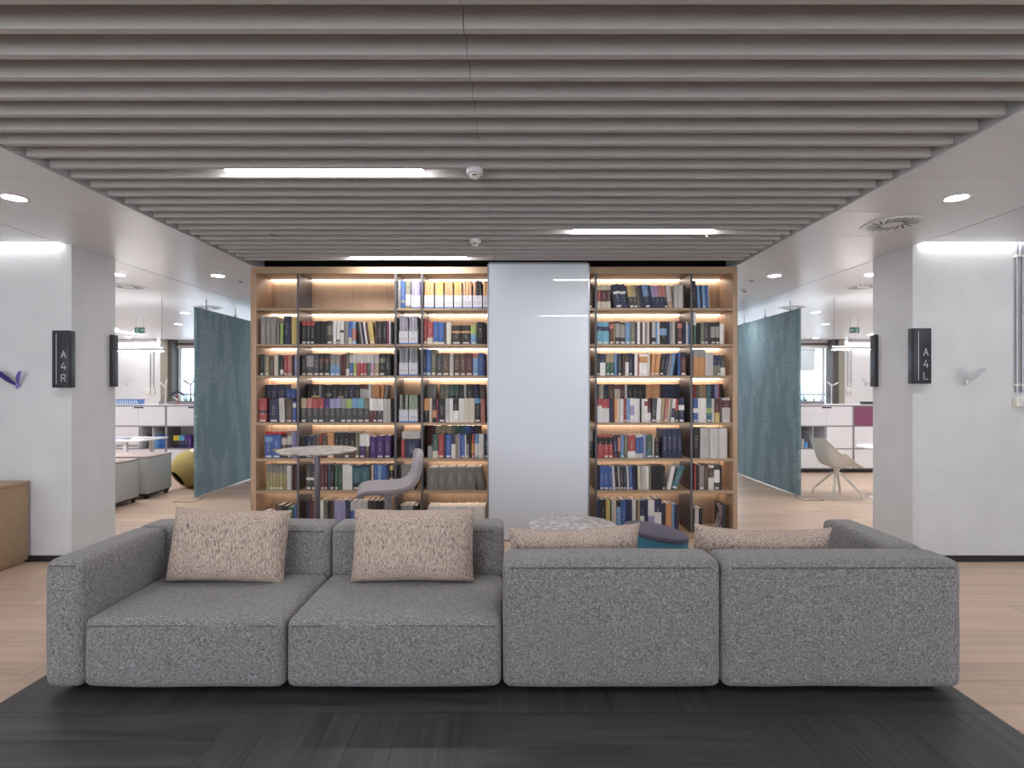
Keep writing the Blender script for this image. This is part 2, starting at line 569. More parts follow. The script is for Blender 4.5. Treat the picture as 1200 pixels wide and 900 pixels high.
while x < 8.5:
    box('mullion', x - 0.035, x + 0.035, -0.04, 0.06, 0.75, 2.62, M_winf, wb)
    if x + 0.69 < 8.46:
        pn = box('pane', x + 0.035, x + 0.655, 0.0, 0.008, 0.75, 2.62, M_pane, wb)
    x += 0.69
    i += 1
box('transom', -8.96, 8.46, -0.03, 0.05, 1.36, 1.41, M_winf, wb)
M_blind = mat('pale_roller_blind', '#b9c4cc', 0.8)
def blind(x0, x1, z0, label):
    r = empty('roller_blind', ((x0 + x1) / 2, FAR + 0.17, z0), 0, label, 'blind')
    h = (x1 - x0) / 2
    box('fabric', -h, h, 0, 0.004, 0.02, 2.60 - z0, M_blind, r)
    box('bottom_rail', -h, h, -0.008, 0.012, 0.0, 0.03, M_winf, r)
    tb = tube('roller', [(-h, 0.0, 2.60 - z0), (h, 0.0, 2.60 - z0)], 0.03, M_winf, r)
blind(7.4, 8.1, 2.02, 'half lowered pale blind on far window behind white chairs')
# building across the street
M_bld = mat('pale_concrete_building', '#c9ced4', 0.8)
M_bldw = mat('blue_tinted_building_glass', '#93a8ba', 0.3)
bd = empty('office_building', (0, 30, -6), 0, 'pale concrete office block seen outside the far window', 'building')
box('wall', -26, 26, 0.0, 8, 0, 8.3, M_bld, bd)
for k in range(-9, 10):
    for zz in (5.6,):
        o = box('window', k * 2.6 - 0.95, k * 2.6 + 0.95, -0.08, 0.0, zz, zz + 1.9, M_bldw, bd)

def conduit(name, x, Y, ztop, zbox, dx, label, scale=1.0, boxes=2):
    r = empty(name, (x, Y, zbox), 0, label, 'pipe')
    for k in (0, 1):
        tube('pipe', [(k * dx, -0.02, 0.06 * scale), (k * dx, -0.02, ztop - zbox)], 0.011 * scale, M_steel, r)
    for zc in (0.12, (ztop - zbox) * 0.9):
        for k in (0, 1):
            box('clamp', k * dx - 0.016 * scale, k * dx + 0.016 * scale, -0.036 * scale, 0.0, zc, zc + 0.02, M_offwhite, r)
    return r
def socket_box(x, Y, z, wd, hd, label):
    r = empty('wall_socket', (x, Y, z), 0, label, 'socket')
    box('housing', -wd / 2, wd / 2, -0.05, 0.0, 0, hd, M_offwhite, r, 0.006)
    o = box('face_plate', -wd * 0.36, wd * 0.36, -0.056, -0.05, hd * 0.15, hd * 0.85, M_white, r)
    for s in (-1, 1):
        lathe('contact_hole', [(0, 0), (0.004, 0), (0.004, 0.002), (0, 0.002)], 8, M_blackp, r, (s * 0.01, -0.056, hd * 0.5), (R(90), 0, 0))
conduit('conduit_pipes', -9.54, FAR, CEIL, 1.50, 0.085, 'pair of steel conduits down far wall behind yellow pouf')
socket_box(-9.58, FAR, 1.40, 0.10, 0.13, 'white socket below conduits behind yellow pouf, further from window')
socket_box(-9.46, FAR, 1.40, 0.10, 0.15, 'white socket below conduits behind yellow pouf, nearer the window')
conduit('conduit_pipes', 8.86, FAR, CEIL, 1.53, 0.085, 'pair of steel conduits down far wall behind white chairs')
socket_box(8.86, FAR, 1.42, 0.10, 0.14, 'white socket below conduits behind white chairs, nearer the window')
socket_box(8.98, FAR, 1.42, 0.08, 0.10, 'white socket below conduits behind white chairs, further from window')
conduit('conduit_pipes', 4.50, WALL_Y0, CEIL + 0.02, 1.45, 0.05, 'pair of steel conduits down the wall beside white bird')
socket_box(4.535, WALL_Y0, 1.385, 0.13, 0.09, 'white socket box under conduits beside white wall bird')

# ------------------------------------------------------------------ bookcase
BY = 5.53               # front plane
BD = 0.36               # depth to the back panel
def bx(x): return (x - 600.0) / F_PX * BY
def bz(y): return EYE - (y - HOR) / F_PX * BY
bc = empty('bookcase', (0, BY, 0), 0, 'long oak bookcase with dark uprights and lit shelves of books', 'bookcase')
Xo0, Xi0, Xi1, Xo1 = bx(293.5), bx(300), bx(859), bx(864.5)
TOPZ = 2.80
box('side_panel', Xo0, Xi0, 0, BD + 0.03, 0, TOPZ, M_oak, bc, 0.002)
box('side_panel', Xi1, Xo1, 0, BD + 0.03, 0, TOPZ, M_oak, bc, 0.002)
box('top_panel', Xi0, Xi1, 0, BD + 0.03, bz(320.5), TOPZ, M_oak_h, bc)
box('back_panel', Xi0, Xi1, BD, BD + 0.02, 0.0, bz(320.5), M_oak, bc)
box('plinth', Xi0, Xi1, 0.0, BD, 0.0, bz(624), M_oak_h, bc)
SH = [361.0, 403.2, 440.2, 495.3, 537.3, 574.8, 624.0]   # rows of the shelf tops at the front edge
TH = [2.6, 2.6, 2.6, 2.9, 3.4, 3.8]
UP = [bx(349.2), bx(463.5), bx(494.5), bx(583), bx(698.4), bx(810.2)]
DVT = 0.022
edges = [Xi0] + UP + [Xi1]
bays = []
for i in range(len(edges) - 1):
    a = edges[i] + (DVT / 2 if i > 0 else 0)
    b_ = edges[i + 1] - (DVT / 2 if i < len(edges) - 2 else 0)
    bays.append((a, b_))
for u in UP:
    box('upright', u - DVT / 2, u + DVT / 2, -0.004, BD, bz(624), bz(320.5), M_div, bc)
SHZ = [bz(v) for v in SH]
tops = [bz(320.5)]
for k in range(6):
    t_ = TH[k] / F_PX * BY
    for (a, b_) in bays:
        box('shelf', a, b_, 0.004, BD, SHZ[k] - t_, SHZ[k], M_oak_h, bc)
    tops.append(SHZ[k] - t_)
for k in range(7):
    for (a, b_) in bays:
        box('led_strip', a + 0.01, b_ - 0.01, BD - 0.035, BD - 0.012, tops[k] - 0.010, tops[k] - 0.001, M_led, bc)

# white sliding glass board
gy = 5.44
g0, g1 = (572 - 600) / F_PX * gy, (690 - 600) / F_PX * gy
gb = empty('sliding_panel', ((g0 + g1) / 2, gy, 0), 0, 'tall glossy white glass sliding panel in front of the bookcase', 'panel')
hw = (g1 - g0) / 2
box('glass', -hw + 0.008, hw - 0.008, 0, 0.012, 0.02, 2.805, M_board, gb)
for s in (-1, 1):
    box('edge_profile', s * hw - 0.008, s * hw + 0.008, -0.002, 0.035, 0.012, 2.81, M_steel, gb)
box('backing', -hw + 0.008, hw - 0.008, 0.012, 0.035, 0.02, 2.805, M_white, gb)
box('top_rail', -hw + 0.008, hw - 0.008, 0.0, 0.035, 2.805, 2.825, M_steel, gb)
box('floor_guide', -hw, hw, 0.005, 0.03, 0.0, 0.02, M_steel, gb)

# ------------------------------------------------------------------ books
CLR = {  # code: (one-word name, hex)
 'k': ('black', '#1d1b1e'), 'K': ('charcoal', '#403e44'), 'g': ('grey', '#8b8684'), 'G': ('silver', '#bab4b2'),
 'w': ('white', '#dcd7d5'), 'c': ('cream', '#cbbda4'), 'b': ('navy', '#1f2850'), 'B': ('blue', '#2257a6'),
 's': ('azure', '#5b90c4'), 't': ('teal', '#1f6672'), 'T': ('turquoise', '#43a2bd'), 'e': ('green', '#2f5a48'),
 'E': ('lime', '#94ad3c'), 'y': ('yellow', '#cfae33'), 'o': ('orange', '#cf842b'), 'r': ('red', '#ab272c'),
 'R': ('maroon', '#5d1f28'), 'n': ('brown', '#5b4032'), 'N': ('tan', '#a38c62'), 'p': ('purple', '#482074'),
 'l': ('lilac', '#8e8abc'), 'm': ('magenta', '#8e2256'), 'v': ('olive', '#6c6a52'), 'i': ('pink', '#ad789f'),
 'a': ('salmon', '#c0675a'), 'V': ('taupe', '#76716a'), 'Y': ('mustard', '#9a8c4c'),
}
def mute(hx, k=0.72, up=0.012):
    c = lin(hx); l_ = 0.3 * c[0] + 0.59 * c[1] + 0.11 * c[2]
    return tuple(l_ + (v - l_) * k + up for v in c)
def m_book():
    m = mat('printed_book_cover', '#808080', 0.55)
    t = NT(m)
    def att(nm):
        return t.n('ShaderNodeAttribute', attribute_type='OBJECT', attribute_name=nm)
    oi = t.n('ShaderNodeObjectInfo')
    c2 = att('c2').outputs['Color']
    tc = t.n('ShaderNodeTexCoord')
    sep = t.n('ShaderNodeSeparateXYZ'); t.l(tc.outputs['Generated'], sep.inputs[0])
    x, y_, z = sep.outputs
    band = t.math('MULTIPLY', t.math('GREATER_THAN', z, att('b0').outputs['Fac']), t.math('LESS_THAN', z, att('b1').outputs['Fac']))
    col = t.mix(band, oi.outputs['Color'], c2)
    # lettering strokes on the spine
    mp = t.n('ShaderNodeMapping'); mp.inputs['Scale'].default_value = (5, 0, 26)
    add = t.n('ShaderNodeVectorMath', operation='ADD')
    t.l(tc.outputs['Generated'], add.inputs[0])
    cmb = t.n('ShaderNodeCombineXYZ'); t.l(t.math('MULTIPLY', oi.outputs['Random'], 31.0), cmb.inputs[2])
    t.l(cmb.outputs[0], add.inputs[1]); t.l(add.outputs[0], mp.inputs['Vector'])
    nz = t.n('ShaderNodeTexNoise', Scale=1.0, Detail=1.0); t.l(mp.outputs[0], nz.inputs['Vector'])
    tx = t.math('GREATER_THAN', nz.outputs[0], 0.56)
    for a in (t.math('GREATER_THAN', x, 0.32), t.math('LESS_THAN', x, 0.68), t.math('GREATER_THAN', z, 0.28),
              t.math('LESS_THAN', z, 0.74), t.math('LESS_THAN', y_, 0.05)):
        tx = t.math('MULTIPLY', tx, a)
    tx = t.math('MULTIPLY', tx, 0.38)
    hv = t.n('ShaderNodeHueSaturation', Saturation=0.5)
    lum = t.n('ShaderNodeRGBToBW'); t.l(col, lum.inputs[0])
    ink = t.mix(t.math('GREATER_THAN', lum.outputs[0], 0.3), (0.75, 0.7, 0.6), (0.06, 0.05, 0.06))
    col = t.mix(tx, col, ink)
    # small shelf-mark sticker
    lb = att('lab').outputs['Fac']
    for a in (t.math('GREATER_THAN', z, 0.035), t.math('LESS_THAN', z, 0.115), t.math('GREATER_THAN', x, 0.15),
              t.math('LESS_THAN', x, 0.85), t.math('LESS_THAN', y_, 0.05)):
        lb = t.math('MULTIPLY', lb, a)
    col = t.mix(lb, col, (0.62, 0.58, 0.54))
    t.l(col, t.b.inputs['Base Color'])
    return m
M_book = m_book()
bm = bmesh.new()
prof = [(0, 1), (0, 0.03), (0.25, 0), (0.75, 0), (1, 0.03), (1, 1), (0.93, 1), (0.93, 0.06), (0.07, 0.06), (0.07, 1)]
lo = [bm.verts.new((a, b_, 0)) for a, b_ in prof]
hi = [bm.verts.new((a, b_, 1)) for a, b_ in prof]
for k in range(10):
    k2 = (k + 1) % 10
    bm.faces.new((lo[k], lo[k2], hi[k2], hi[k]))
for q in ((0, 1, 8, 9), (1, 2, 8), (2, 3, 7, 8), (3, 4, 7), (4, 5, 6, 7)):
    bm.faces.new([hi[i] for i in q]); bm.faces.new([lo[i] for i in q][::-1])
bmesh.ops.recalc_face_normals(bm, faces=list(bm.faces))
COVER = bm_mesh(bm, 'book_cover'); COVER.materials.append(M_book)
bm = bmesh.new(); add_box(bm, 0.07, 0.93, 0.06, 0.975, 0.015, 0.975)
PAGES = bm_mesh(bm, 'book_pages'); PAGES.materials.append(M_sheet)

SHELFN = ['top shelf', 'second shelf', 'third shelf', 'fourth shelf', 'fifth shelf', 'sixth shelf', 'bottom shelf']
BAYN = {'A': 'narrow end bay past high table', 'B': 'wide bay behind high table', 'C': 'slim bay of magazine files',
        'D': 'bay between magazine files and panel', 'E': 'sliver bay against white panel', 'F': 'wide bay behind blue stool',
        'G': 'narrow end bay past blue stool'}
# rows: bay, shelf index, first pixel, default height in pixels, back row?, tokens
# token: colour + width px [h height] [/colour lo-hi tenths] [< or > lean degrees]; _n gap; ! binder
ROWS = [
 ('A', 1, 305, 32, 0, '!g5.5 !g6 !g6.5 _1 g3h25 _1 E3.5h25 _.7 !b8h33 _1 !y6.5h32'),
 ('A', 2, 304, 24, 0, 'k4.3h25 e1.7 N5 _.4 n5.4h23 _.2 c4.5h25 _.3 e1.7 k4.2/w1-3 _.4 r4.6 a4.8 k3.4 l3.2'),
 ('A', 3, 309, 27, 1, 'b8 _.3 b7 b10.3 _.5 B5.5h22 B5.8h21'),
 ('A', 3, 302.5, 28, 0, 'r9.5/b4-5 _3.2 b10.5 _1.2 G6.6<2 _1 n7.6h27 _.4 B4h25/w7-9'),
 ('A', 4, 310, 27, 0, 'B9.2/s7-9 B9.5/N3-4 _.6 n6.4h26/G6-9 _.4 K5.2h26/G6-10 _.8 l2.6h31 _.3 l2.2h31'),
 ('A', 5, 311.5, 29, 0, 'Y4/V7-10 Y4/V7-10 Y4/V7-10 Y4/V7-10 Y4/V7-10 Y4/V7-10 _.3 G5.4 n2.4 _.8 R3.4h27'),
 ('A', 6, 304, 23, 0, 'B9.5 _.3 B7.5 _1 n8h31 _.5 k5.5h30/r0-3 _.3 e7.5h29 _.3 B3h32'),
 ('B', 1, 353, 27, 0, 'k5.4/r8-10 k5/r8-10 k5/r8-10 _.3 k3.4/r8-10 k3.4/r8-10 _.2 k3.2/r8-10 k3.4/r8-10 _.3 K6.8/v4-8 _.3 w4 _.3 w4/n0-2 w4.3/k5-6 g2.8 g2.8 _.2 B3.8/c0-3 _.2 s4.6/a2-7 _4 k2.6h26<8 g2.6h26<8 b2.6h26<8 w2.6h26<8 R2.4h26<8 y5.4h26<8 _.4 n2 k6.2 _.3 k5.4 _.2 m2.2 w2.2/o0-4 k3h26'),
 ('B', 2, 353, 25, 0, 'k5.6h24 K8.6h26/g4-9 K6h26 k6h26/R6-8 k7.4h26/R6-8 g6/s0-5 g5.6/s0-5 _.2 R3.4 R3.4 v3.8h27/w0-3 _.2 G4.1/B0-6 G4.2/E0-6 G4.2/r0-6 G4/r0-6 G4/r0-6 G4/e0-6 G4.4/i0-6 _.3 G5.2/N0-6 _.4 k7h26/v6-8 k6.6h26'),
 ('B', 3, 354, 27, 1, 'k5 p5 k9.6/y4-5 g2.6 K2.6 k3 k7/v5-6 k6.6 k7/N4-5 k6 b6.8 k6.6 G5/R8-10 G5/n8-10 w3.4/n8-10 _.4 o5 o4 _.4 o3.4>5 _.5 g3.2>7'),
 ('B', 3, 352.3, 28, 0, 'K6.6/N6-10 K6.9/a6-10 K7/r6-10 K6.4/r6-10 K6.9/p6-10 K6.2/l6-10 K6.8/l6-10 K6.2/g6-10 K7/E6-10 K6.2/s6-10 K7.6/T6-10 K6.7/v6-10 w4.2/R0-5 w4.3/R0-5 _.2 w7.2/K0-5 _.2 G5.8 _.2 G2.6'),
 ('B', 4, 351.2, 28, 0, 'k3h24 k3.6h24 _.3 b8h26 K3.6h27 n4.4h27 r2.4h28 n6.4h27 _.5 o7.8h30 _.3 k5.6h30/n0-5 k5.7h30/n0-5 k6.6h30/n0-5 k6.6h30/n0-5 v4.8h30 _.4 w6.2/p0-5 w5.4/n0-5 _.6 p6.8h25 _.6 p8.6h26 _.6 p7.4h26'),
 ('B', 5, 358.5, 29, 0, 'K6.2/w4-5 K5.8/w4-5 _.4 n5 R4 R4 k1.2 s1.2 k5.2 _.3 e4.4 e4.6 _.2 w5.6 w6 _.3 b9.8/t3-9 b9.4/t3-9 _.3 n2.6 c2.4 _.3 B4.6 s5 B5.2 b4 y4.4/k5-8'),
 ('B', 6, 359, 36, 0, 'b3 R4 n4 _3 w6 _.3 v4.6 _.4 k3.2 n3.2 _.3 l5.6 l8 b5.4 _.4 B6/G7-10 B6.4/G7-10 B7.6/G7-10 _.5 n5 _.5 k5 k5 k5'),
 ('C', 0, 465.6, 33, 0, '!g3.8 !B5.2/g2-3 _.5 !v6.2/G1-5'),
 ('C', 4, 470, 22, 0, 'r4 !b17.5'),
 ('C', 5, 467, 28, 0, 'k3 g6 g5 k5'),
 ('C', 6, 467, 30, 0, 'k3 !g7 !g7 k5'),
 ('D', 1, 496.4, 26, 0, 'r3.8h30 _.3 r6.8/c0-3 _.2 B6.6/c0-1 B6.4/c0-1 _.3 n2.2 w3.6/k6-10 c2.2 _.6 k11h22/o6-7 _.5 k10.6h22/o6-7 _.3 s6.6h23/E5-10 _.4 k8.6h26 k2h25'),
 ('D', 2, 496, 26, 0, 'b3.2h31 B5.8h31 _.3 v5.8h31 _.3 K7 n8 _.2 G5 _.3 n7 _.2 n6.6 R8.2 _.2 s6.4/a8-10 _.3 B6.4 b2'),
 ('D', 3, 498.5, 27, 1, 'g4 g4 g4.4 _4.4 v5.4 v5.6 _.3 e5.8/b0-5 e5.6/b0-5 _.4 k5.2 G2.8 k9 b6 _.4 n7.2'),
 ('D', 3, 496.6, 28, 0, 'o6/k0-5 _.4 c3.2 _.4 k4.8/o2-5 m2.2 _.3 k7.6 _.2 G5 w4 _.3 w6.2/k5-10 _.4 w6.4 c6 c6.2 k7/s8-10 _.2 a5.4'),
 ('D', 4, 499.5, 37, 1, 'R5.4 R5.6 N6.6/k0-7 N6.2/k0-7 N6.2/k0-7 v4.4/k0-7 e4.6/k0-7 t6.4/k0-7 B6.4/k0-7 p5.8/k0-7 n6.8/k0-7'),
 ('D', 4, 501, 28, 0, 'g5.4h14 _.4 e6.4/c0-3 _.4 r6.8 _.4 b1.4 B6.4 _.3 w4.6/b6-10 N3/R5-10 l2.8/r6-10 _.6 B4.8 w1.4 k3.4/g0-6 k2.6 _.5 r3.6/o2-6 _.3 s4.2/w1-6 _.4 w5.8 _.3 b5.4/e6-7'),
 ('D', 5, 500.5, 26, 0, '!V11.5 !V10.5 !V11 !V11 _.3 !V12.5 _2.6 !V9<10'),
 ('D', 6, 501, 29, 0, '!w11.3 !w11.3 !w11.3 !w11.3 !w11.3 !w11.3'),
 ('E', 0, 689, 28, 0, 'n5.6'),
 ('E', 4, 689, 33, 0, 'k6.6/g6-10'),
 ('F', 0, 699.6, 27, 0, 'c5/r3-8 _.2 c6.2/R3-8 c5/R3-8 _3 k2.8<9 b8h28/w6-7<9 b6.6h28/w6-7<9 k2.2<9 K4.8/y5-10<9 K5/N5-10<9 v2.4<9 K2.6/G5-10<9 b3/G5-10<9 b6.6/s5-10<9 b3.2/B5-10<9 b3.6/l5-10<9 b5.6/i5-10<9 b4/a5-10<9 b3.8/a5-10<9 N5.6/G3-10<7 _1.5 !G5.6h28 !G5.2h28 k2.5h27'),
 ('F', 1, 699.6, 26, 0, 'T7/b6-8 T7.2/b6-8 _.6 R5/a7-9 y1.2 _.3 K5.8h27/g3-9 _.3 K6/g3-9 _.3 s5.6 _.3 v5.6h27 b2.2 w3.4/a0-1 n3 w2.4 g2.8 c2.6 _.3 k2.8 G4.2/k1-3 _.3 s2 w2.4/k6-9 k8.6h26.5/s4-7 b3.2/B6-10 _.3 g3 G3.2 k2.6 _.2 R5.8h27/a7-9 k1.4 b2.8 w2 s2.6h24 k2.6h24'),
 ('F', 2, 699.6, 26, 0, 'k3.8 w6.4/b6-10 _.3 e5/N6-10 e4.8/N6-10 _.2 s3/w0-4 b1.4 K4.2 k1.4 n3 w4/n6-10 _.2 b4 k2.6/l2-5 w3.4 a1.8 _.4 w9.4h25/o6-9 c3.4h27 _.4 o4.4h25>4 o5.4h25>6 _.2 k4.6>9 b4.2>9 g3.4>9 s3.2>9 k2.2>9 _4.2 B3.2h27 _.4 R6.6h27/k8-10'),
 ('F', 3, 698.7, 27, 1, 'p2.4 _.3 c6 b5.4 n7.4 c6.6/n8-10 R5.4 G3 _.3 k6.4 k5.8 k6 k3 _.3 o8.2/k0-3 o8.4/k0-3 _.3 k3 b3.2/r7-8 b3.2/r7-8 b3.2/r7-8 b3.2/r7-8 b3.2/r7-8 b3.4/r7-8'),
 ('F', 3, 699.3, 28, 0, 'w6.4/r7-10 w8.4/r6-10 _.3 b3 R2.6 _.2 o3.4 c3 _.3 w4 r3.4 s4 _.2 w5.2/l3-7 w3 w3.2 k2.2 w3.4 w3.6/r7-9 R3.8/w0-4 _.4 K5.6>3 w4.8>4 N4>5 _.3 a3.6>6 c2>6 g2.8>6 w4/b2-6>5 _.6 r4.4/k0-5 _.4 b6.6h29/w5-7'),
 ('F', 4, 699.6, 27, 0, 'r8.4/k6-9 r5.4/k6-9 r5/k6-9 _.3 R5/b2-9 _.3 n3.6/a3-9 s3.8 _.4 v4 _.3 w9/r3-10 _.2 G4.6/B2-9 G4/B2-9 l3.6 _.3 t7.2/e4-10 c2 _.3 k5.4h24/n8-10 _3.8 !b5.8h34 !b5.8h34 !b5.8h34 !b5.8h34'),
 ('F', 5, 699.6, 28, 0, 'k3 _.3 B5.2 B5.4 B4.6h27 _.3 G3.4<4 k3.8<4 G1.8<4 K3.6<3 b4.2<3 G3<3 B3.8<3 b3<2 k2.8/y7-9<2 c3.4<1 G3.4 c3 w3.2 v2.6/G4-10 _.3 k3.4 k3 k3.2 k3.2 k3.4 _1.5 w4.6>12 t7.4h29>19'),
 ('F', 6, 699.6, 37, 0, 'b4.2 k6.2 _.3 y4.6 e1.8 _.3 c5.4 _.2 s4.8/k8-10 B6.6 b3.4 b3.4 _.3 w4.4/k8-10 n2 N2.8 _.3 w4.8/b5-10 b4.4/B5-10 l7.6/w5-10 b8h38/w2-6 _.3 b4.4h33/y6-8 _.2 o7.4h33 s3h33 b4.6h32'),
 ('G', 0, 811.8, 27, 0, '!k3.8h33 b2.6h27<3 s3<3 b2.6<3 s4<3 B3<3 G1.6h27<3'),
 ('G', 1, 812.4, 26, 0, '!e3.9h37/w6-10 _.4 k2.4h25 k2.4h25 v4 K4.8 K2.6 _.3 k5.6/g3-8 k5/g3-8 _.4 w4.8h24'),
 ('G', 2, 812.4, 24, 0, '!o7.4h31/g7-10 !o7.4h31/g7-10 !G9.2h27 _.2 v4/b5-10 v4/b5-10 _.2 K5.4/w0-4'),
 ('G', 3, 812.2, 27, 1, 'r3.4 v3.8 N4.6 _.2 o2.6/k7-10 _.3 t6.4 _.2 b4/l6-10 l4.6/b0-5 r1.8 k3'),
 ('G', 3, 812.6, 28, 0, 'B5.6/w4-6 w3.4 w3.2 w3.4 _.2 t6/E4-6 G3.4 _.3 R5.4/y0-4 n2.8/y0-3 _.3 G9.4h29/R6-9'),
 ('G', 4, 812.4, 35, 0, '!k8 _.6 !G10.4 _.6 !G10 _.6 !G10'),
 ('G', 5, 812.4, 29, 0, '_1 r3 k3 _.3 g5.8 n5 _.2 w6.4/n5-9 _.3 K6.4/w3-8 k2.6'),
 ('G', 6, 813.5, 27, 0, '_1 G4.6 _.3 k4.6'),
]
import re
TOK = re.compile(r'(!?)([A-Za-z])([\d.]+)(?:h([\d.]+))?(?:/([A-Za-z])(\d+)-(\d+))?(?:([<>])([\d.]+))?$')
random.seed(11)
items = []
BOOKY = BY + 0.022
def b_x(p): return (p - 600.0) / F_PX * BOOKY
M1 = BOOKY / F_PX
for bay, sh, start, dh, back, toks in ROWS:
    x = start
    row = []
    lim = {'A': 348, 'B': 462.2, 'C': 493, 'D': 581, 'E': 697, 'F': 808.8, 'G': 858.6}[bay]
    for tk in toks.split():
        if tk[0] == '_':
            x += float(tk[1:]); continue
        mm = TOK.match(tk)
        if not mm: raise ValueError(tk)
        bang, c1, wd, hh, c2, lo_, hi_, ln, dg = mm.groups()
        wd = float(wd); h = float(hh) if hh else dh + random.uniform(-0.5, 0.5)
        if x + wd > lim: wd = lim - x
        if wd < 1.0: break
        ang = 0.0
        if ln: ang = float(dg) * (-1 if ln == '<' else 1)
        row.append(dict(bay=bay, sh=sh, x=x, w=wd, h=h, c1=c1, c2=c2, b0=int(lo_) / 10 if c2 else 2, b1=int(hi_) / 10 if c2 else 2,
                        ang=ang, back=back, binder=bool(bang)))
        x += wd
    for i, it in enumerate(row):
        it['L'] = row[i - 1] if i else None
        it['Rr'] = row[i + 1] if i + 1 < len(row) else None
    items += row
def vis(it):
    h = it['h']
    if it['back']: h = min(h, 20 if it['sh'] == 3 else 7)
    if it['sh'] == 6: h = max(1, h - 16)
    return it['w'] * h
bk = [it for it in items if not it['binder']]
bk.sort(key=vis, reverse=True)
single = set(id(it) for it in bk[:300])
RZ = SHZ[3] + 0.155       # riser for the back rows of the fourth shelf
for (a, b_), nm in zip(bays, 'ABCDxEFG'[:len(bays)]):
    pass
for idx in (0, 1, 3, 5, 6):
    a, b_ = bays[idx]
    box('riser', a + 0.004, b_ - 0.004, 0.19, BD, RZ - 0.018, RZ, M_oak_h, bc)
    box('riser_leg', a + 0.004, a + 0.016, 0.20, BD, SHZ[3], RZ - 0.018, M_oak_h, bc)
    box('riser_leg', b_ - 0.016, b_ - 0.004, 0.20, BD, SHZ[3], RZ - 0.018, M_oak_h, bc)

def book_label(it):
    kind = 'binder' if it['binder'] else 'book'
    c = CLR[it['c1']][0]
    if it['c2']:
        band = CLR[it['c2']][0]
        c = ('%s-topped %s' if it['b1'] >= 1 else ('%s-footed %s' if it['b0'] <= 0 else '%s-banded %s')) % (band, c)
    l, r = it['L'], it['Rr']
    if l and r: mid = 'between %s and %s ones' % (CLR[l['c1']][0], CLR[r['c1']][0])
    elif r: mid = 'starting the row beside %s' % CLR[r['c1']][0]
    elif l: mid = 'ending the row beside %s' % CLR[l['c1']][0]
    else: mid = 'standing alone'
    shn = SHELFN[it['sh']]
    if it['back']: shn = shn.replace(' shelf', '-shelf back row')
    s = '%s %s %s, %s, %s' % (c, kind, mid, shn, BAYN[it['bay']])
    if len(s.split()) > 16:
        s = s.replace('-shelf back row', '-shelf rear')
    if len(s.split()) > 16:
        s = s.replace(' ones,', ',')
    return s

LAB = {}
for it in items: LAB.setdefault(book_label(it), []).append(it)
EDGE = {'A': 'oak side', 'B': 'end-bay side', 'C': 'high-table side', 'D': 'magazine files', 'E': 'panel', 'F': 'white panel', 'G': 'wide-bay side'}
ORD = ['first', 'second', 'third', 'fourth', 'fifth', 'sixth', 'seventh', 'eighth', 'ninth']
for lb, its in LAB.items():
    for k, it in enumerate(its):
        if len(its) == 1: it['label'] = lb; continue
        c = lb.split(' between')[0]
        shn = SHELFN[it['sh']]
        if it['back']: shn = shn.replace(' shelf', '-shelf rear')
        it['label'] = '%s inner %s from %s, %s, %s' % (ORD[k], c, EDGE[it['bay']], shn, BAYN[it['bay']])
stuff_v, stuff_f, stuff_c = [], [], []
M_binder = M_book
for it in items:
    w_ = it['w'] * M1
    h_ = it['h'] * M1
    th = R(it['ang'])
    if th: w_ *= math.cos(th)
    tworow = it['sh'] == 3 or (it['sh'] == 4 and it['bay'] == 'D')
    dep = 0.150 if tworow else random.uniform(0.17, 0.21)
    if it['binder']: dep = 0.24 if not tworow else 0.15
    y0 = BOOKY + random.uniform(0, 0.008)
    z0 = SHZ[it['sh']] + 0.0005
    if it['back']:
        y0 = BY + 0.196
        k_ = y0 / BOOKY
        if it['sh'] == 3: z0 = RZ + 0.0005
        X = (it['x'] - 600) / F_PX * y0
        w_ *= k_
        lo_lim, hi_lim = bays['ABCD_FG'.index(it['bay']) if it['bay'] in 'ABCD' else {'F': 5, 'G': 6}[it['bay']]]
        if X < lo_lim + 0.005: X = lo_lim + 0.005
        if X + w_ > hi_lim - 0.003: continue
    else:
        X = b_x(it['x'])
    c1 = mute(CLR[it['c1']][1]); c2 = mute(CLR[it['c2']][1]) if it['c2'] else c1
    j = random.uniform(0.86, 1.12)
    c1 = sc(c1, j)
    w_ -= 0.0006
    if th >= 0:
        P = Vector((X + it['w'] * M1 - w_ * math.cos(th), y0, z0 + w_ * math.sin(th))) if th else Vector((X, y0, z0))
    else:
        P = Vector((X, y0, z0))
    if it['binder'] or id(it) in single:
        o = bpy.data.objects.new('ring_binder' if it['binder'] else 'book', COVER)
        COL.objects.link(o)
        o.location = P
        o.rotation_euler = (0, th, 0)
        o.scale = (w_, dep, h_)
        o.color = (*c1, 1)
        o['c2'] = [float(v) for v in c2]
        o['b0'] = float(it['b0']); o['b1'] = float(it['b1'])
        o['lab'] = 0.0 if it['binder'] else float(random.random() < 0.75)
        tag(o, it['label'], 'binder' if it['binder'] else 'book',
            '%ss on %s, %s' % ('binder' if it['binder'] else 'book', SHELFN[it['sh']], BAYN[it['bay']]))
        p = bpy.data.objects.new('pages', PAGES); COL.objects.link(p); p.parent = o
    else:
        Mx = Matrix.Translation(P) @ Matrix.Rotation(th, 4, 'Y') @ Matrix.Diagonal((w_, dep, h_, 1))
        for me, colr in ((COVER, None), (PAGES, lin('#e6e2dd'))):
            base = len(stuff_v)
            for v in me.vertices: stuff_v.append(Mx @ v.co)
            for f in me.polygons:
                stuff_f.append([base + q for q in f.vertices])
                stuff_c.append(colr or c1)
me = bpy.data.meshes.new('small_books')
me.from_pydata([tuple(v) for v in stuff_v], [], stuff_f)
ca = me.color_attributes.new('cover', 'FLOAT_COLOR', 'CORNER')
for f, c in zip(me.polygons, stuff_c):
    for li in f.loop_indices: ca.data[li].color = (*c, 1)
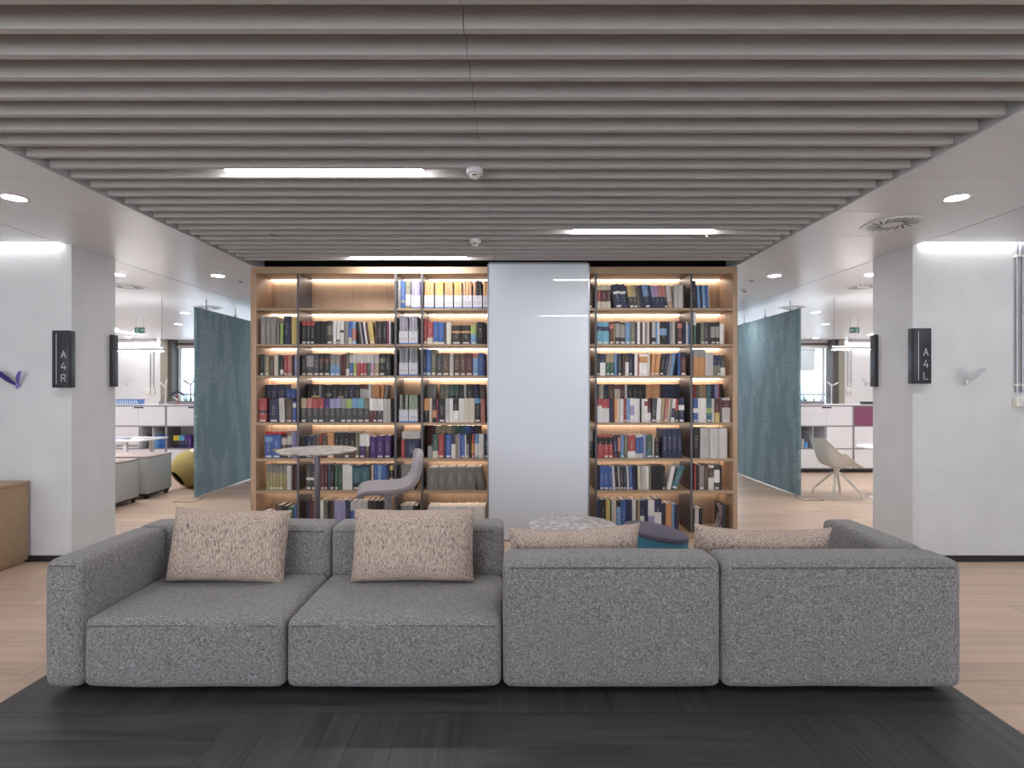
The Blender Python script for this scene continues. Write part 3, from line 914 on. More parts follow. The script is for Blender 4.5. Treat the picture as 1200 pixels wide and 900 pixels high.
m = mat('small_book_covers', '#808080', 0.6)
t = NT(m)
at = t.n('ShaderNodeAttribute', attribute_name='cover')
t.l(at.outputs['Color'], t.b.inputs['Base Color'])
tag(link('small_books', me, m), 'thin and half hidden books filling the gaps on the shelves', 'books', None, 'stuff')

# a book lying on the fifth shelf, magazine files, leaning magazine
def lying(x0, x1, z, h, dep, c, label, y0=BOOKY):
    o = bpy.data.objects.new('book', COVER); COL.objects.link(o)
    wd, hh = h, (x1 - x0) * M1
    o.rotation_euler = (0, R(90), 0)
    o.scale = (wd, dep, hh)
    o.location = (b_x(x0), y0, z + wd)
    o.color = (*lin(CLR[c][1]), 1); o['c2'] = [0.5, 0.5, 0.5]; o['b0'] = 2.0; o['b1'] = 2.0; o['lab'] = 0.0
    tag(o, label, 'book')
    p = bpy.data.objects.new('pages', PAGES); COL.objects.link(p); p.parent = o
lying(471, 492.5, SHZ[4] + 22.6 * M1, 8 * M1, 0.2, 'G', 'thick silver book lying flat on red and navy ones, slim bay')
lying(310.5, 335, SHZ[4] + 27.8 * M1, 3 * M1, 0.17, 'r', 'thin red book lying on blue ones, narrow end bay past high table')

M_file = mat('white_file_card', '#c6c4cb', 0.6)
M_fblue = mat('blue_file_strip', '#3c6fb4', 0.6)
M_fmark = mat('grey_print', '#8f8c96', 0.7)
def magfile(x0, x1, sh, h, cols, label, lab_m, bay):
    w_ = (x1 - x0) * M1 - 0.002
    z0 = SHZ[sh] + 0.0005
    r = empty('magazine_file', (b_x(x0) + 0.001, BOOKY, z0), 0, label, 'magazine file', 'white fronted magazine files')
    H = h * M1; fh = 15 * M1; t_ = 0.002; dp = 0.24
    box('front_panel', 0, w_, 0, t_, 0.014, fh, M_file, r)
    box('base_strip', 0, w_, -0.0004, t_, 0.0, 0.014, M_fblue, r)
    box('emblem', w_ * 0.42, w_ * 0.58, -0.0006, 0, fh * 0.82, fh * 0.9, M_fmark, r)
    box('title_line', w_ * 0.15, w_ * 0.85, -0.0006, 0, fh * 0.42, fh * 0.46, M_fmark, r)
    box('title_line', w_ * 0.2, w_ * 0.8, -0.0006, 0, fh * 0.32, fh * 0.345, M_fmark, r)
    box('base', t_, w_ - t_, t_, dp, 0.0, t_, M_file, r)
    box('back_panel', 0, w_, dp, dp + t_, 0.0, H * 0.98, M_file, r)
    for k in (0, 1):
        b_ = bmesh.new()
        xa = 0.0 if k == 0 else w_ - t_
        pts = [(0.0, 0.0), (dp, 0.0), (dp, H * 0.98), (dp * 0.75, H * 0.98), (0.0, fh)]
        A = [b_.verts.new((xa, p[0] if p[0] else t_, p[1])) for p in pts]
        B = [b_.verts.new((xa + t_, p[0] if p[0] else t_, p[1])) for p in pts]
        b_.faces.new(A); b_.faces.new(B[::-1])
        for q in range(5): b_.faces.new((A[q], B[q], B[(q + 1) % 5], A[(q + 1) % 5]))
        bmesh.ops.recalc_face_normals(b_, faces=list(b_.faces))
        link('side_panel', bm_mesh(b_, 'side_panel'), M_file, r)
    n = len(cols)
    aw = (w_ - 2 * t_ - 0.001) / n
    for k, c in enumerate(cols):
        o = bpy.data.objects.new('magazine', COVER); COL.objects.link(o)
        o.location = (b_x(x0) + 0.001 + t_ + 0.0005 + aw * k, BOOKY + t_ + 0.003, z0 + t_ + 0.0005)
        o.scale = (aw - 0.0004, 0.21, H - 0.004 - random.uniform(0, 0.008))
        cc = lin(CLR[c][1]) if c in CLR else lin(c)
        o.color = (*sc(cc, random.uniform(0.88, 1.12)), 1)
        o['c2'] = [0.5, 0.5, 0.5]; o['b0'] = 2.0; o['b1'] = 2.0; o['lab'] = 0.0
        tag(o, '%s %s magazine in %s' % (('outer', 'middle', 'inner')[k], lab_m, label), 'magazine', 'magazines in files, %s, %s' % (SHELFN[sh], bay))
        p = bpy.data.objects.new('pages', PAGES); COL.objects.link(p); p.parent = o
OR = '#bd9468'; OY = '#c0a262'; OP = '#b88f72'
ordn = ['first', 'second', 'third', 'fourth', 'fifth', 'sixth', 'seventh']
for k, (a, b_, cs) in enumerate([(497, 508.4, (OR, OR, OR)), (509.8, 519.6, (OR, OY, OY)), (521, 530.6, (OR, OP, OR)), (532, 541.4, (OY, OY, OR)),
                             (542.4, 553.2, (OP, OR, OP)), (554.2, 565, (OP, 'k', 'k')), (566, 577, (OR, OR, OP))]):
    magfile(a, b_, 0, 33, cs, '%s magazine file from slim bay, top shelf' % ordn[k], 'black or salmon' if k == 5 else 'orange-spined', 'wide bay')
magfile(482, 492.6, 0, 33, ('l', 'G', 'l'), 'lone magazine file, top of slim bay', 'pale lilac', 'slim bay')
for sh, nm, cs in ((1, 'second', ('#8d8a98', '#9c99a6', '#85828f')), (2, 'third', ('#878b90', '#7a7e84', '#94989c')), (3, 'fourth', ('#8f9788', 'k', '#8f9788'))):
    magfile(467.6, 478.2, sh, 33, cs, 'slim-bay file, %s shelf, nearer high table' % nm, 'grey', 'slim bay')
    magfile(479, 489.6, sh, 33, cs[::-1] if sh < 3 else ('#8f9788',) * 3, 'slim-bay file, %s shelf, nearer white panel' % nm, 'grey', 'slim bay')

# leaning magazine folder at the end of the bottom shelf
r = empty('magazine_binder', (b_x(847), BOOKY + 0.02, SHZ[6] + 0.001), 0, 'black magazine binder spilling a printed magazine at the bottom shelf end', 'binder')
Hh = 33 * M1
box('cover', 0.0, 0.006, 0.0, 0.2, 0, Hh, M_blackp, r)
box('cover', 0.03, 0.036, 0.0, 0.2, 0, Hh * 0.97, M_blackp, r)
box('spine', 0.006, 0.03, 0.0, 0.004, 0, Hh * 0.97, M_blackp, r)
m_mag = mat('printed_magazine_page', '#a89aa0', 0.5)
t = NT(m_mag)
vv = t.coords('Object', (30, 30, 18))
nz = t.n('ShaderNodeTexNoise', Scale=1.0, Detail=2.0); t.l(vv, nz.inputs['Vector'])
t.l(t.ramp(nz.outputs[0], [(0.35, lin('#2d2030')), (0.48, lin('#b9a9ae')), (0.6, lin('#d8d2d2')), (0.72, lin('#8a3a4a'))]), t.b.inputs['Base Color'])
b_ = bmesh.new()
G1 = []
for i in range(9):
    v = i / 8
    xo = -0.004 - 0.045 * (2 * v - 1.1) ** 2 - 0.02 * (1 - v)
    G1.append([b_.verts.new((xo * (q / 3), 0.003 + 0.17 * q / 3 * 0.55, 0.002 + Hh * 0.98 * v)) for q in range(4)])
for i in range(8):
    for q in range(3): b_.faces.new((G1[i][q], G1[i][q + 1], G1[i + 1][q + 1], G1[i + 1][q]))
bmesh.ops.solidify(b_, geom=list(b_.faces), thickness=0.003)
link('magazine_pages', bm_mesh(b_, 'magazine_pages', True), m_mag, r)

# ------------------------------------------------------------------ sofa
def soft_box(name, x0, x1, y0, y1, z0, z1, r, mt, parent, bulge=(0.0, 0.0, 0.0), n=14, wob=0.0, seed=0):
    """upholstered block: rounded edges, faces swelling by bulge (x, y, z)"""
    b_ = bmesh.new()
    add_box(b_, -1, 1, -1, 1, -1, 1)
    bmesh.ops.subdivide_edges(b_, edges=list(b_.edges), cuts=n, use_grid_fill=True)
    c = Vector(((x0 + x1) / 2, (y0 + y1) / 2, (z0 + z1) / 2))
    h = Vector(((x1 - x0) / 2, (y1 - y0) / 2, (z1 - z0) / 2))
    # concentrate rows near the edges
    for v in b_.verts:
        u = v.co.copy()
        e = Vector([math.copysign(abs(q) ** 0.55, q) if abs(q) < 1 else q for q in u])
        p = Vector((e.x * h.x, e.y * h.y, e.z * h.z))
        inner = Vector([max(-(h[k] - r), min(h[k] - r, p[k])) for k in range(3)])
        d = p - inner
        if d.length > 1e-9:
            q = inner + d.normalized() * r if d.length > 0 else p
            # keep flat faces flat
            cnt = sum(1 for k in range(3) if abs(d[k]) > 1e-9)
            p = q if cnt > 1 else inner + d.normalized() * r
        w3 = [(1 - (p[k] / h[k]) ** 2) if h[k] > 0 else 0 for k in range(3)]
        w3 = [max(0.0, q) ** 0.6 for q in w3]
        for k in range(3):
            o1, o2 = (k + 1) % 3, (k + 2) % 3
            p[k] += (p[k] / h[k]) * bulge[k] * w3[o1] * w3[o2]
        if wob:
            s_ = Vector((p.x * 3 + seed * 7, p.y * 3, p.z * 5))
            p += Vector((0, mnoise.noise(s_), mnoise.noise(s_ + Vector((9, 3, 1))))) * wob
        v.co = p
    o = link(name, bm_mesh(b_, name, True), mt, parent, c)
    return o

def seam(pts, parent, r=0.0022):
    return tube('seam', pts, r, M_seam, parent, 6)

SY0, SY1 = 2.70, 3.60
ZT, ZS, ZB = 0.683, 0.40, 0.04
SXA, SXB, SXC, SXD, SXE = -2.365, -1.142, -0.050, 1.056, 2.27
def feet(root, x0, x1, y0, y1):
    for xx in (x0 + 0.10, x1 - 0.10):
        for yy in (y0 + 0.10, y1 - 0.10):
            lathe('foot', [(0, 0.004), (0.025, 0.004), (0.025, 0.05), (0, 0.05)], 14, M_blackp, root, (xx, yy, 0))
g = 0.0045
def module(x0, x1, arm, rev, label):
    r0 = empty('sofa_module', ((x0 + x1) / 2, (SY0 + SY1) / 2, 0), 0, label, 'sofa')
    ox, oy = (x0 + x1) / 2, (SY0 + SY1) / 2
    X0, X1 = x0 - ox + g, x1 - ox - g
    Y0, Y1 = SY0 - oy, SY1 - oy
    sd = int(abs(x0) * 100)
    bt = 0.225
    if not rev:
        by0, by1 = Y1 - bt, Y1
        sy0, sy1 = Y0, Y1 - bt
    else:
        by0, by1 = Y0, Y0 + bt
        sy0, sy1 = Y0 + bt, Y1
    ax = 0.2
    sx0, sx1 = X0, X1
    if arm == 'l':
        sx0 = X0 + ax
        soft_box('armrest', X0, X0 + ax, sy0, sy1, ZB, ZT, 0.045, M_sofa, r0, (0.004, 0.004, 0.006), 14, 0.003, sd)
        seam([(X0 + ax - 0.012, sy0 + 0.03, ZT - 0.022), (X0 + ax - 0.008, sy1, ZT - 0.022)], r0)
        seam([(X0 + 0.03, sy0 + 0.002, ZT - 0.028), (X0 + ax - 0.03, sy0 + 0.001, ZT - 0.028)], r0)
    if arm == 'r':
        sx1 = X1 - ax
        soft_box('armrest', X1 - ax, X1, sy0, sy1, ZB, ZT, 0.045, M_sofa, r0, (0.004, 0.004, 0.006), 14, 0.003, sd)
    bko = soft_box('backrest', X0, X1, by0, by1, ZB if rev else ZB + 0.01, ZT, 0.04, M_sofa, r0, (0.003, 0.012, 0.008), 18, 0.004, sd + 3)
    soft_box('seat', sx0, sx1, sy0, sy1, ZB, ZS - 0.012, 0.04, M_sofa, r0, (0.002, 0.012, 0.016), 18, 0.004, sd + 5)
    if rev:
        seam([(X0 + 0.04, by0 - 0.004, ZT - 0.035), ((X0 + X1) / 2, by0 - 0.009, ZT - 0.033), (X1 - 0.04, by0 - 0.004, ZT - 0.035)], r0)
    else:
        seam([(sx0 + 0.03, sy0 - 0.002, ZS - 0.045), ((sx0 + sx1) / 2, sy0 - 0.004, ZS - 0.042), (sx1 - 0.03, sy0 - 0.002, ZS - 0.045)], r0)
        seam([(sx0 + 0.03, by0 - 0.002, ZT - 0.032), ((sx0 + sx1) / 2, by0 - 0.007, ZT - 0.030), (sx1 - 0.03, by0 - 0.002, ZT - 0.032)], r0)
    feet(r0, X0, X1, Y0, Y1)
    return r0
module(SXA, SXB, 'l', False, 'grey sofa seat with one armrest, facing away from the bookcase')
module(SXB, SXC, None, False, 'grey armless sofa seat facing away from the bookcase')
module(SXC, SXD, None, True, 'grey armless sofa seat facing the bookcase and low table')
module(SXD, SXE, 'r', True, 'grey sofa seat with one armrest, facing the bookcase')

def pillow(w_, h_, t_, loc, rot, label, seed, sag=0.05):
    n = 26
    b_ = bmesh.new()
    def pt(i, j, s):
        u = -1 + 2 * i / n; v = -1 + 2 * j / n
        u = math.copysign(abs(u) ** 0.85, u); v = math.copysign(abs(v) ** 0.85, v)
        X = u * w_ / 2 * (1 - 0.03 * (1 - v * v))
        Z = v * h_ / 2 * (1 - sag * (1 - u * u))
        prof = max(0.0, 1 - u ** 4) ** 0.5 * max(0.0, 1 - v ** 4) ** 0.5
        nv = Vector((X * 6 + seed * 5, Z * 6, s * 2 + seed))
        wr = mnoise.noise(nv) * 0.012 + mnoise.noise(nv * 2.7) * 0.006
        Y = s * (t_ / 2 * prof + wr * prof + 0.006)
        return Vector((X, Y, Z))
    gr = {}
    for s in (-1, 1):
        for i in range(n + 1):
            for j in range(n + 1):
                gr[(s, i, j)] = b_.verts.new(pt(i, j, s))
    for s in (-1, 1):
        for i in range(n):
            for j in range(n):
                q = [gr[(s, i, j)], gr[(s, i + 1, j)], gr[(s, i + 1, j + 1)], gr[(s, i, j + 1)]]
                b_.faces.new(q if s < 0 else q[::-1])
    rim = [(i, 0) for i in range(n)] + [(n, j) for j in range(n)] + [(n - i, n) for i in range(n)] + [(0, n - j) for j in range(n)]
    for k in range(len(rim)):
        a, c = rim[k], rim[(k + 1) % len(rim)]
        b_.faces.new((gr[(-1, *a)], gr[(1, *a)], gr[(1, *c)], gr[(-1, *c)]))
    bmesh.ops.recalc_face_normals(b_, faces=list(b_.faces))
    o = link('throw_pillow', bm_mesh(b_, 'throw_pillow', True), M_cush, None, loc, rot)
    tag(o, label, 'pillow', 'flecked beige throw pillows')
    return o
pillow(0.69, 0.43, 0.20, (-1.70, 3.235, 0.606), (R(-11), R(2.2), R(2)), 'flecked beige pillow on the sofa seat beside the armrest, away from bookcase', 1)
pillow(0.735, 0.43, 0.20, (-0.595, 3.24, 0.606), (R(-11), R(-0.5), R(-1)), 'flecked beige pillow on the armless seat facing away from bookcase', 2)
pillow(0.74, 0.42, 0.15, (0.355, 3.08, 0.575), (R(14), R(-1.5), R(2)), 'flecked beige pillow behind the backrest next to low round table', 3, 0.2)
pillow(0.76, 0.42, 0.15, (1.41, 3.08, 0.572), (R(14), R(1.2), R(-2)), 'flecked beige pillow behind the backrest beside the facing armrest', 4, 0.2)

# ------------------------------------------------------------------ tables, stool, counter chair
r = empty('high_table', (-1.63, 4.5, 0), 0, 'high round bar table with grey terrazzo top and steel pole', 'table')
lathe('table_top', [(0, 1.018), (0.30, 1.018), (0.318, 1.028), (0.32, 1.033), (0.318, 1.038), (0, 1.038)], 64, M_terr, r)
lathe('top_plate', [(0, 1.0), (0.12, 1.0), (0.14, 1.018), (0, 1.018)], 32, M_pole, r)
lathe('pole', [(0, 0.02), (0.024, 0.02), (0.024, 1.0), (0, 1.0)], 24, M_pole, r)
lathe('base', [(0, 0), (0.23, 0), (0.23, 0.008), (0.03, 0.022), (0, 0.022)], 48, M_pole, r)
r = empty('low_table', (0.5, 4.42, 0), 0, 'low round table with grey terrazzo top beside blue stool', 'table')
lathe('table_top', [(0, 0.402), (0.345, 0.402), (0.362, 0.412), (0.364, 0.418), (0.362, 0.424), (0, 0.424)], 64, M_terr, r)
lathe('top_plate', [(0, 0.385), (0.13, 0.385), (0.15, 0.402), (0, 0.402)], 32, M_blackp, r)
lathe('pole', [(0, 0.02), (0.03, 0.02), (0.03, 0.385), (0, 0.385)], 24, M_blackp, r)
lathe('base', [(0, 0), (0.25, 0), (0.25, 0.008), (0.035, 0.022), (0, 0.022)], 48, M_blackp, r)

M_stool = mat('petrol_blue_stool_fabric', '#4c88a4', 0.8)
M_stooltop = mat('slate_seat_pad', '#5a5766', 0.85)
r = empty('sway_stool', (1.065, 3.98, 0), 0, 'round petrol blue stool with slanting slate seat pad', 'stool')
def slant(o, k, z0):
    for v in o.data.vertices:
        if v.co.z > z0: v.co.z += -k * v.co.x * min(1, (v.co.z - z0) / 0.15)
b0 = lathe('body', [(0, 0.0), (0.17, 0.0), (0.195, 0.03), (0.205, 0.2), (0.222, 0.34), (0.229, 0.44), (0.229, 0.462), (0.222, 0.47), (0, 0.47)], 48, M_stool, r)
slant(b0, 0.16, 0.25)
b1 = lathe('seat_pad', [(0, 0.469), (0.222, 0.469), (0.232, 0.478), (0.233, 0.49), (0.226, 0.503), (0.2, 0.512), (0.1, 0.518), (0, 0.52)], 48, M_stooltop, r)
slant(b1, 0.16, 0.25)
box('handle_slot', 0.19, 0.222, -0.115, -0.06, 0.365, 0.39, M_blackp, r, 0.006)
tube('piping', [(0.231 * math.cos(a), 0.231 * math.sin(a), 0.468 - 0.16 * 0.231 * math.cos(a)) for a in [2 * math.pi * k / 40 for k in range(41)]], 0.004, M_stool, r, 6)

M_shell = mat('warm_grey_seat_fabric', '#a7a0a4', 0.75)
def counter_chair():
    r = empty('counter_chair', (-0.985, 4.28, 0), 0, 'grey upholstered counter chair on a steel column by the high table', 'chair')
    rz = R(14)
    # side profile: front lip -> seat -> curve -> back (chair faces -x)
    prof = [(-0.235, 0.705), (-0.225, 0.745), (-0.195, 0.768), (-0.12, 0.774), (0.0, 0.77), (0.10, 0.775), (0.165, 0.80), (0.198, 0.85), (0.212, 0.92), (0.222, 1.0), (0.228, 1.065)]
    hw_ = [0.19, 0.205, 0.215, 0.22, 0.22, 0.218, 0.212, 0.208, 0.204, 0.195, 0.17]
    def shell(name, thick, ofs, m_):
        b_ = bmesh.new()
        n = 12
        ring = []
        for k, (x, z) in enumerate(prof):
            a = Vector(prof[max(k - 1, 0)]); c = Vector(prof[min(k + 1, len(prof) - 1)])
            d = (c - a).normalized(); nn = Vector((d.y, -d.x))
            top, bot = [], []
            for i in range(n + 1):
                v = -1 + 2 * i / n
                curl = 0.02 * v ** 4
                base = Vector((x, z)) - nn * (curl - ofs)
                e = max(0.0, 1 - abs(v) ** 6) ** 0.5
                top.append(b_.verts.new((base.x, v * hw_[k], base.y)))
                q = base + nn * thick * (0.35 + 0.65 * e)
                bot.append(b_.verts.new((q.x, v * hw_[k], q.y)))
            ring.append(top + bot[::-1])
        m2 = len(ring[0])
        for k in range(len(ring) - 1):
            for i in range(m2):
                b_.faces.new((ring[k][i], ring[k][(i + 1) % m2], ring[k + 1][(i + 1) % m2], ring[k + 1][i]))
        b_.faces.new(ring[0]); b_.faces.new(ring[-1][::-1])
        bmesh.ops.recalc_face_normals(b_, faces=list(b_.faces))
        o = link(name, bm_mesh(b_, name, True, R(60)), m_, r, (0, 0, 0), (0, 0, rz))
        sb = o.modifiers.new('smooth', 'SUBSURF'); sb.levels = 1; sb.render_levels = 2
        return o
    shell('seat_shell', 0.05, 0.0, M_shell)
    lathe('column', [(0, 0.02), (0.028, 0.02), (0.028, 0.70), (0, 0.70)], 24, M_steel, r)
    lathe('seat_mount', [(0, 0.695), (0.07, 0.695), (0.09, 0.715), (0, 0.715)], 24, M_steel, r)
    lathe('base', [(0, 0), (0.21, 0), (0.21, 0.008), (0.035, 0.022), (0, 0.022)], 48, M_steel, r)
    pts = [(0.0, 0.0, 0.30)] + [(-0.16 + 0.05 * math.cos(a) * 0, 0.0, 0.30)]
    tube('footrest_arm', [(0, 0, 0.30), (-0.17, 0.0, 0.30)], 0.010, M_steel, r)
    tube('footrest_bar', [(-0.17, -0.13, 0.30), (-0.175, 0.0, 0.30), (-0.17, 0.13, 0.30)], 0.011, M_steel, r)
counter_chair()

# ------------------------------------------------------------------ signs and wall birds
GLY = {  # strokes in a 1 x 1.6 cell
 'A': [((0, 0), (0.5, 1.6)), ((0.5, 1.6), (1, 0)), ((0.2, 0.55), (0.8, 0.55))],
 '4': [((0.75, 0), (0.75, 0.9)), ((0.55, 1.6), (0, 0.45)), ((0, 0.45), (1, 0.45))],
 'R': [((0, 0), (0, 1.6)), ((0, 1.6), (0.7, 1.6)), ((0.7, 1.6), (0.95, 1.38)), ((0.95, 1.38), (0.95, 1.02)), ((0.95, 1.02), (0.7, 0.8)), ((0.7, 0.8), (0, 0.8)), ((0.5, 0.8), (1, 0))],
 'L': [((0, 1.6), (0, 0)), ((0, 0), (0.9, 0))],
}
def glyph(ch, x, z, s, y_, th, parent):
    b_ = bmesh.new()
    for (a, c) in GLY[ch]:
        A = Vector((a[0] * s, a[1] * s)); C = Vector((c[0] * s, c[1] * s))
        d = (C - A).normalized(); nn = Vector((-d.y, d.x)) * th / 2
        A -= d * th / 2; C += d * th / 2
        q = [A + nn, A - nn, C - nn, C + nn]
        v0 = [b_.verts.new((p.x, 0, p.y)) for p in q]; v1 = [b_.verts.new((p.x, 0.001, p.y)) for p in q]
        b_.faces.new(v0); b_.faces.new(v1[::-1])
        for k in range(4): b_.faces.new((v0[k], v1[k], v1[(k + 1) % 4], v0[(k + 1) % 4]))
    bmesh.ops.recalc_face_normals(b_, faces=list(b_.faces))
    return link('letter', bm_mesh(b_, 'letter'), M_letter, parent, (x, y_, z))
def room_sign(x0, x1, txt, z0, z1, label):
    r = empty('room_sign', ((x0 + x1) / 2, WALL_Y0, z0), 0, label, 'sign')
    h = (x1 - x0) / 2
    box('body', -h, h, -0.075, 0.0, 0, z1 - z0, M_sign, r, 0.003)
    H = z1 - z0
    box('line', -h * 0.5, -h * 0.5 + 0.004, -0.0765, -0.075, 0.03, H - 0.03, M_letter, r)
    for k, ch in enumerate(txt):
        glyph(ch, h * 0.12, H - 0.24 - k * 0.105, 0.038, -0.0765, 0.0055, r)
z0 = 1.555; z1 = 2.06
room_sign(-4.052, WL + 0.035, 'A4R', z0, z1, 'anthracite box sign reading A4R on the wall corner')
room_sign(WR - 0.045, 3.695, 'A4L', z0 + 0.035, z1 + 0.02, 'anthracite box sign reading A4L on the wall corner')
def side_sign(x0, x1, label):
    r = empty('room_sign', ((x0 + x1) / 2, 5.30, 1.565), 0, label, 'sign')
    h = (x1 - x0) / 2
    box('body', -h, h, -0.04, 0.04, 0, 0.51, M_sign, r, 0.003)
side_sign(WL, WL + 0.03, 'thin anthracite plate on the wall end behind the A4R sign')
side_sign(WR - 0.03, WR, 'thin anthracite plate on the wall end behind the A4L sign')

def wing(name, m_, root, tip, width, parent, lift=0.03):
    b_ = bmesh.new()
    root = Vector(root); tip = Vector(tip)
    d = tip - root
    s = Vector((-d.z, 0, d.x)).normalized()
    n = 8
    L_ = []
    for i in range(n + 1):
        t_ = i / n
        p = root + d * t_ + Vector((0, -lift * math.sin(t_ * 1.9), 0))
        wv = width * (0.35 + 0.65 * min(1, t_ * 2.5)) * (1.0 if t_ < 0.8 else max(0.25, 1 - (t_ - 0.8) * 3.5))
        L_.append((b_.verts.new(p + s * wv / 2), b_.verts.new(p - s * wv / 2)))
    for i in range(n): b_.faces.new((L_[i][0], L_[i + 1][0], L_[i + 1][1], L_[i][1]))
    bmesh.ops.solidify(b_, geom=list(b_.faces), thickness=0.004)
    bmesh.ops.recalc_face_normals(b_, faces=list(b_.faces))
    return link(name, bm_mesh(b_, name, True, R(40)), m_, parent)
M_purple = mat('purple_lacquer', '#4c3a8e', 0.5)
M_lilac = mat('light_purple_lacquer', '#8577c4', 0.5)
def bird(loc, m1, m2, w1, w2, width, label, post=0.0, cat='ornament', s=1.0):
    r = empty('bird_ornament', loc, 0, label, cat)
    if post:
        tube('post', [(0, 0, 0), (0, 0, post)], 0.008, m1, r, 8)
        lathe('foot', [(0, 0), (0.05, 0), (0.05, 0.006), (0, 0.01)], 20, m1, r)
    z = post
    yb = 0.0 if post else -0.03
    o = lathe('body', [(0, -0.03 * s), (0.008 * s, -0.022 * s), (0.012 * s, 0), (0.010 * s, 0.02 * s), (0.004 * s, 0.035 * s), (0, 0.04 * s)], 12, m2, r, (0, yb, z))
    wing('wing', m1, (0, yb, z), (w1[0], yb, z + w1[1]), width, r)
    wing('wing', m2, (0, yb, z), (w2[0], yb, z + w2[1]), width * 0.8, r)
    if not post:
        tube('wall_pin', [(0, 0, z), (0, -0.03, z)], 0.004, m2, r, 6)
    return r
bird((-4.40, WALL_Y0, 1.575), M_purple, M_lilac, (-0.165, 0.135), (0.055, 0.13), 0.046, 'purple V-winged bird ornament on the A4R sign wall')
bird((4.045, WALL_Y0, 1.60), M_white, M_white, (-0.07, 0.13), (0.145, 0.135), 0.042, 'white V-winged bird ornament on wall beside the A4L sign')
bird((-10.15, FAR, 1.66), M_white, M_white, (-0.1, 0.1), (0.13, 0.2), 0.05, 'small white bird on the far wall behind yellow pouf', s=1.2)
bird((9.32, FAR, 1.66), M_white, M_white, (-0.13, 0.2), (0.1, 0.08), 0.05, 'small white bird on the far wall behind white chairs', s=1.2)

# oak sideboard by the wall
r = empty('sideboard', (-4.98, 4.42, 0), 0, 'oak sideboard against the white wall beside the purple bird', 'cabinet')
box('body', -0.68, 0.68, -0.34, 0.36, 0.03, 0.70, M_oak_h, r, 0.003)
box('top', -0.69, 0.688, -0.35, 0.365, 0.70, 0.728, M_oak_h, r, 0.002)
box('plinth', -0.66, 0.66, -0.32, 0.34, 0.0, 0.03, M_oak_h, r)
box('grip_slot', 0.679, 0.682, -0.12, 0.02, 0.575, 0.59, M_blackp, r)
for k in (0, 1):
    d_ = box('door', -0.67 + 0.67 * k, -0.004 + 0.67 * k, -0.358, -0.34, 0.04, 0.695, M_oak_h, r)
    box('handle', -0.05, 0.05, -0.02, -0.009, 0.2, 0.215, M_blackp, d_)

# ------------------------------------------------------------------ ceiling fittings
def linear_lamp(xc, yc, L, label, wd=0.075):
    r = empty('linear_lamp', (xc, yc, CEIL), 0, label, 'lamp', 'linear lamps between the slats')
    h = L / 2
    box('housing', -h - 0.006, h + 0.006, -wd / 2 - 0.004, wd / 2 + 0.004, 0.022, 0.075, M_white, r)
    box('diffuser', -h, h, -wd / 2, wd / 2, 0.008, 0.022, M_lamp, r)
def gap(n): return Y_S0 + PITCH * n + (PITCH - 0.03) / 2
linear_lamp(-1.125, gap(9), 1.17, 'linear lamp between slats over the sofa armrest seat')
linear_lamp(-1.03, gap(23), 1.14, 'linear lamp between slats close to bookcase above high table')
linear_lamp(1.085, gap(17), 1.15, 'linear lamp between slats above the blue stool')
linear_lamp(1.085, gap(-4), 1.15, 'linear lamp between slats over the dark plank field')
linear_lamp(-1.125, gap(-6), 1.17, 'linear lamp between slats in front of the sofa armrest seat')
def downlight(x, y, label, rad=0.065):
    r = empty('downlight', (x, y, CEIL), 0, label, 'downlight', 'round recessed downlights')
    lathe('trim_ring', [(rad, 0.001), (rad, -0.004), (rad + 0.016, -0.004), (rad + 0.018, 0.001)], 40, M_white, r)
    lathe('diffuser', [(0, -0.0025), (rad, -0.0025), (rad, 0.001), (0, 0.001)], 40, M_down, r)
for side, xx, nm in (('l', -3.37, 'A4R sign wall'), ('r', 3.01, 'A4L sign wall')):
    downlight(xx, 3.64, 'round downlight in panel ceiling in front of the %s' % nm)
    downlight(xx, 6.16, 'round downlight in panel ceiling just behind the %s' % nm)
    downlight(xx, 1.12, 'round downlight in panel ceiling well before the %s' % nm)
downlight(-4.47, 6.1, 'round downlight over the grey pedestals')
downlight(4.08, 6.1, 'round downlight over the white office chairs')
downlight(4.55, 3.64, 'round downlight above the conduit pipes and socket')
downlight(5.16, 9.13, 'round downlight over the white round table')
downlight(6.3, 10.8, 'round downlight over the white and maroon cabinets')
downlight(7.8, 13.8, 'round downlight by the far window behind white chairs')
downlight(-9.7, 13.6, 'round downlight by the far window behind yellow pouf')
downlight(-5.6, 9.2, 'round downlight over the yellow pouf')
downlight(-6.7, 10.8, 'round downlight over the white cabinets behind pedestals')
downlight(3.55, 9.1, 'round downlight beside the teal partition over white chairs')

for yy in (7.4, 9.4, 11.6):  # extra downlights added only to brighten the deep offices
    for xx, nm in ((-8.6, 'pouf'), (8.2, 'chair')):
        downlight(xx, yy, 'round downlight added to brighten the %s-side office, %s from the sign wall' % (nm, {7.4: 'first', 9.4: 'second', 11.6: 'third'}[yy]), 0.08)
vent0 = None
def vent(x, y, label):
    global vent0
    if vent0 is None:
        r = empty('air_vent', (0, 0, CEIL), 0, label, 'vent', 'round swirl ceiling vents')
        lathe('plate', [(0, -0.004), (0.18, -0.004), (0.205, -0.010), (0.215, -0.006), (0.217, 0.001), (0, 0.001)], 56, M_ceil, r)
        lathe('hub', [(0, -0.007), (0.035, -0.007), (0.04, -0.004), (0, -0.004)], 24, M_white, r)
        for k in range(18):
            a = 2 * math.pi * k / 18
            o = box('slot', -0.055, 0.055, -0.006, 0.006, -0.0052, -0.0035, M_blackp, r)
            o.location = (0.12 * math.cos(a), 0.12 * math.sin(a), -0.0045)
            o.rotation_euler = (0, 0, a + R(28))
        vent0 = r
    else:
        r = copy_tree(vent0)
        tag(r, label)
    r.location = (x, y, CEIL)
vent(2.99, 4.23, 'round swirl vent in ceiling before the A4L sign wall')
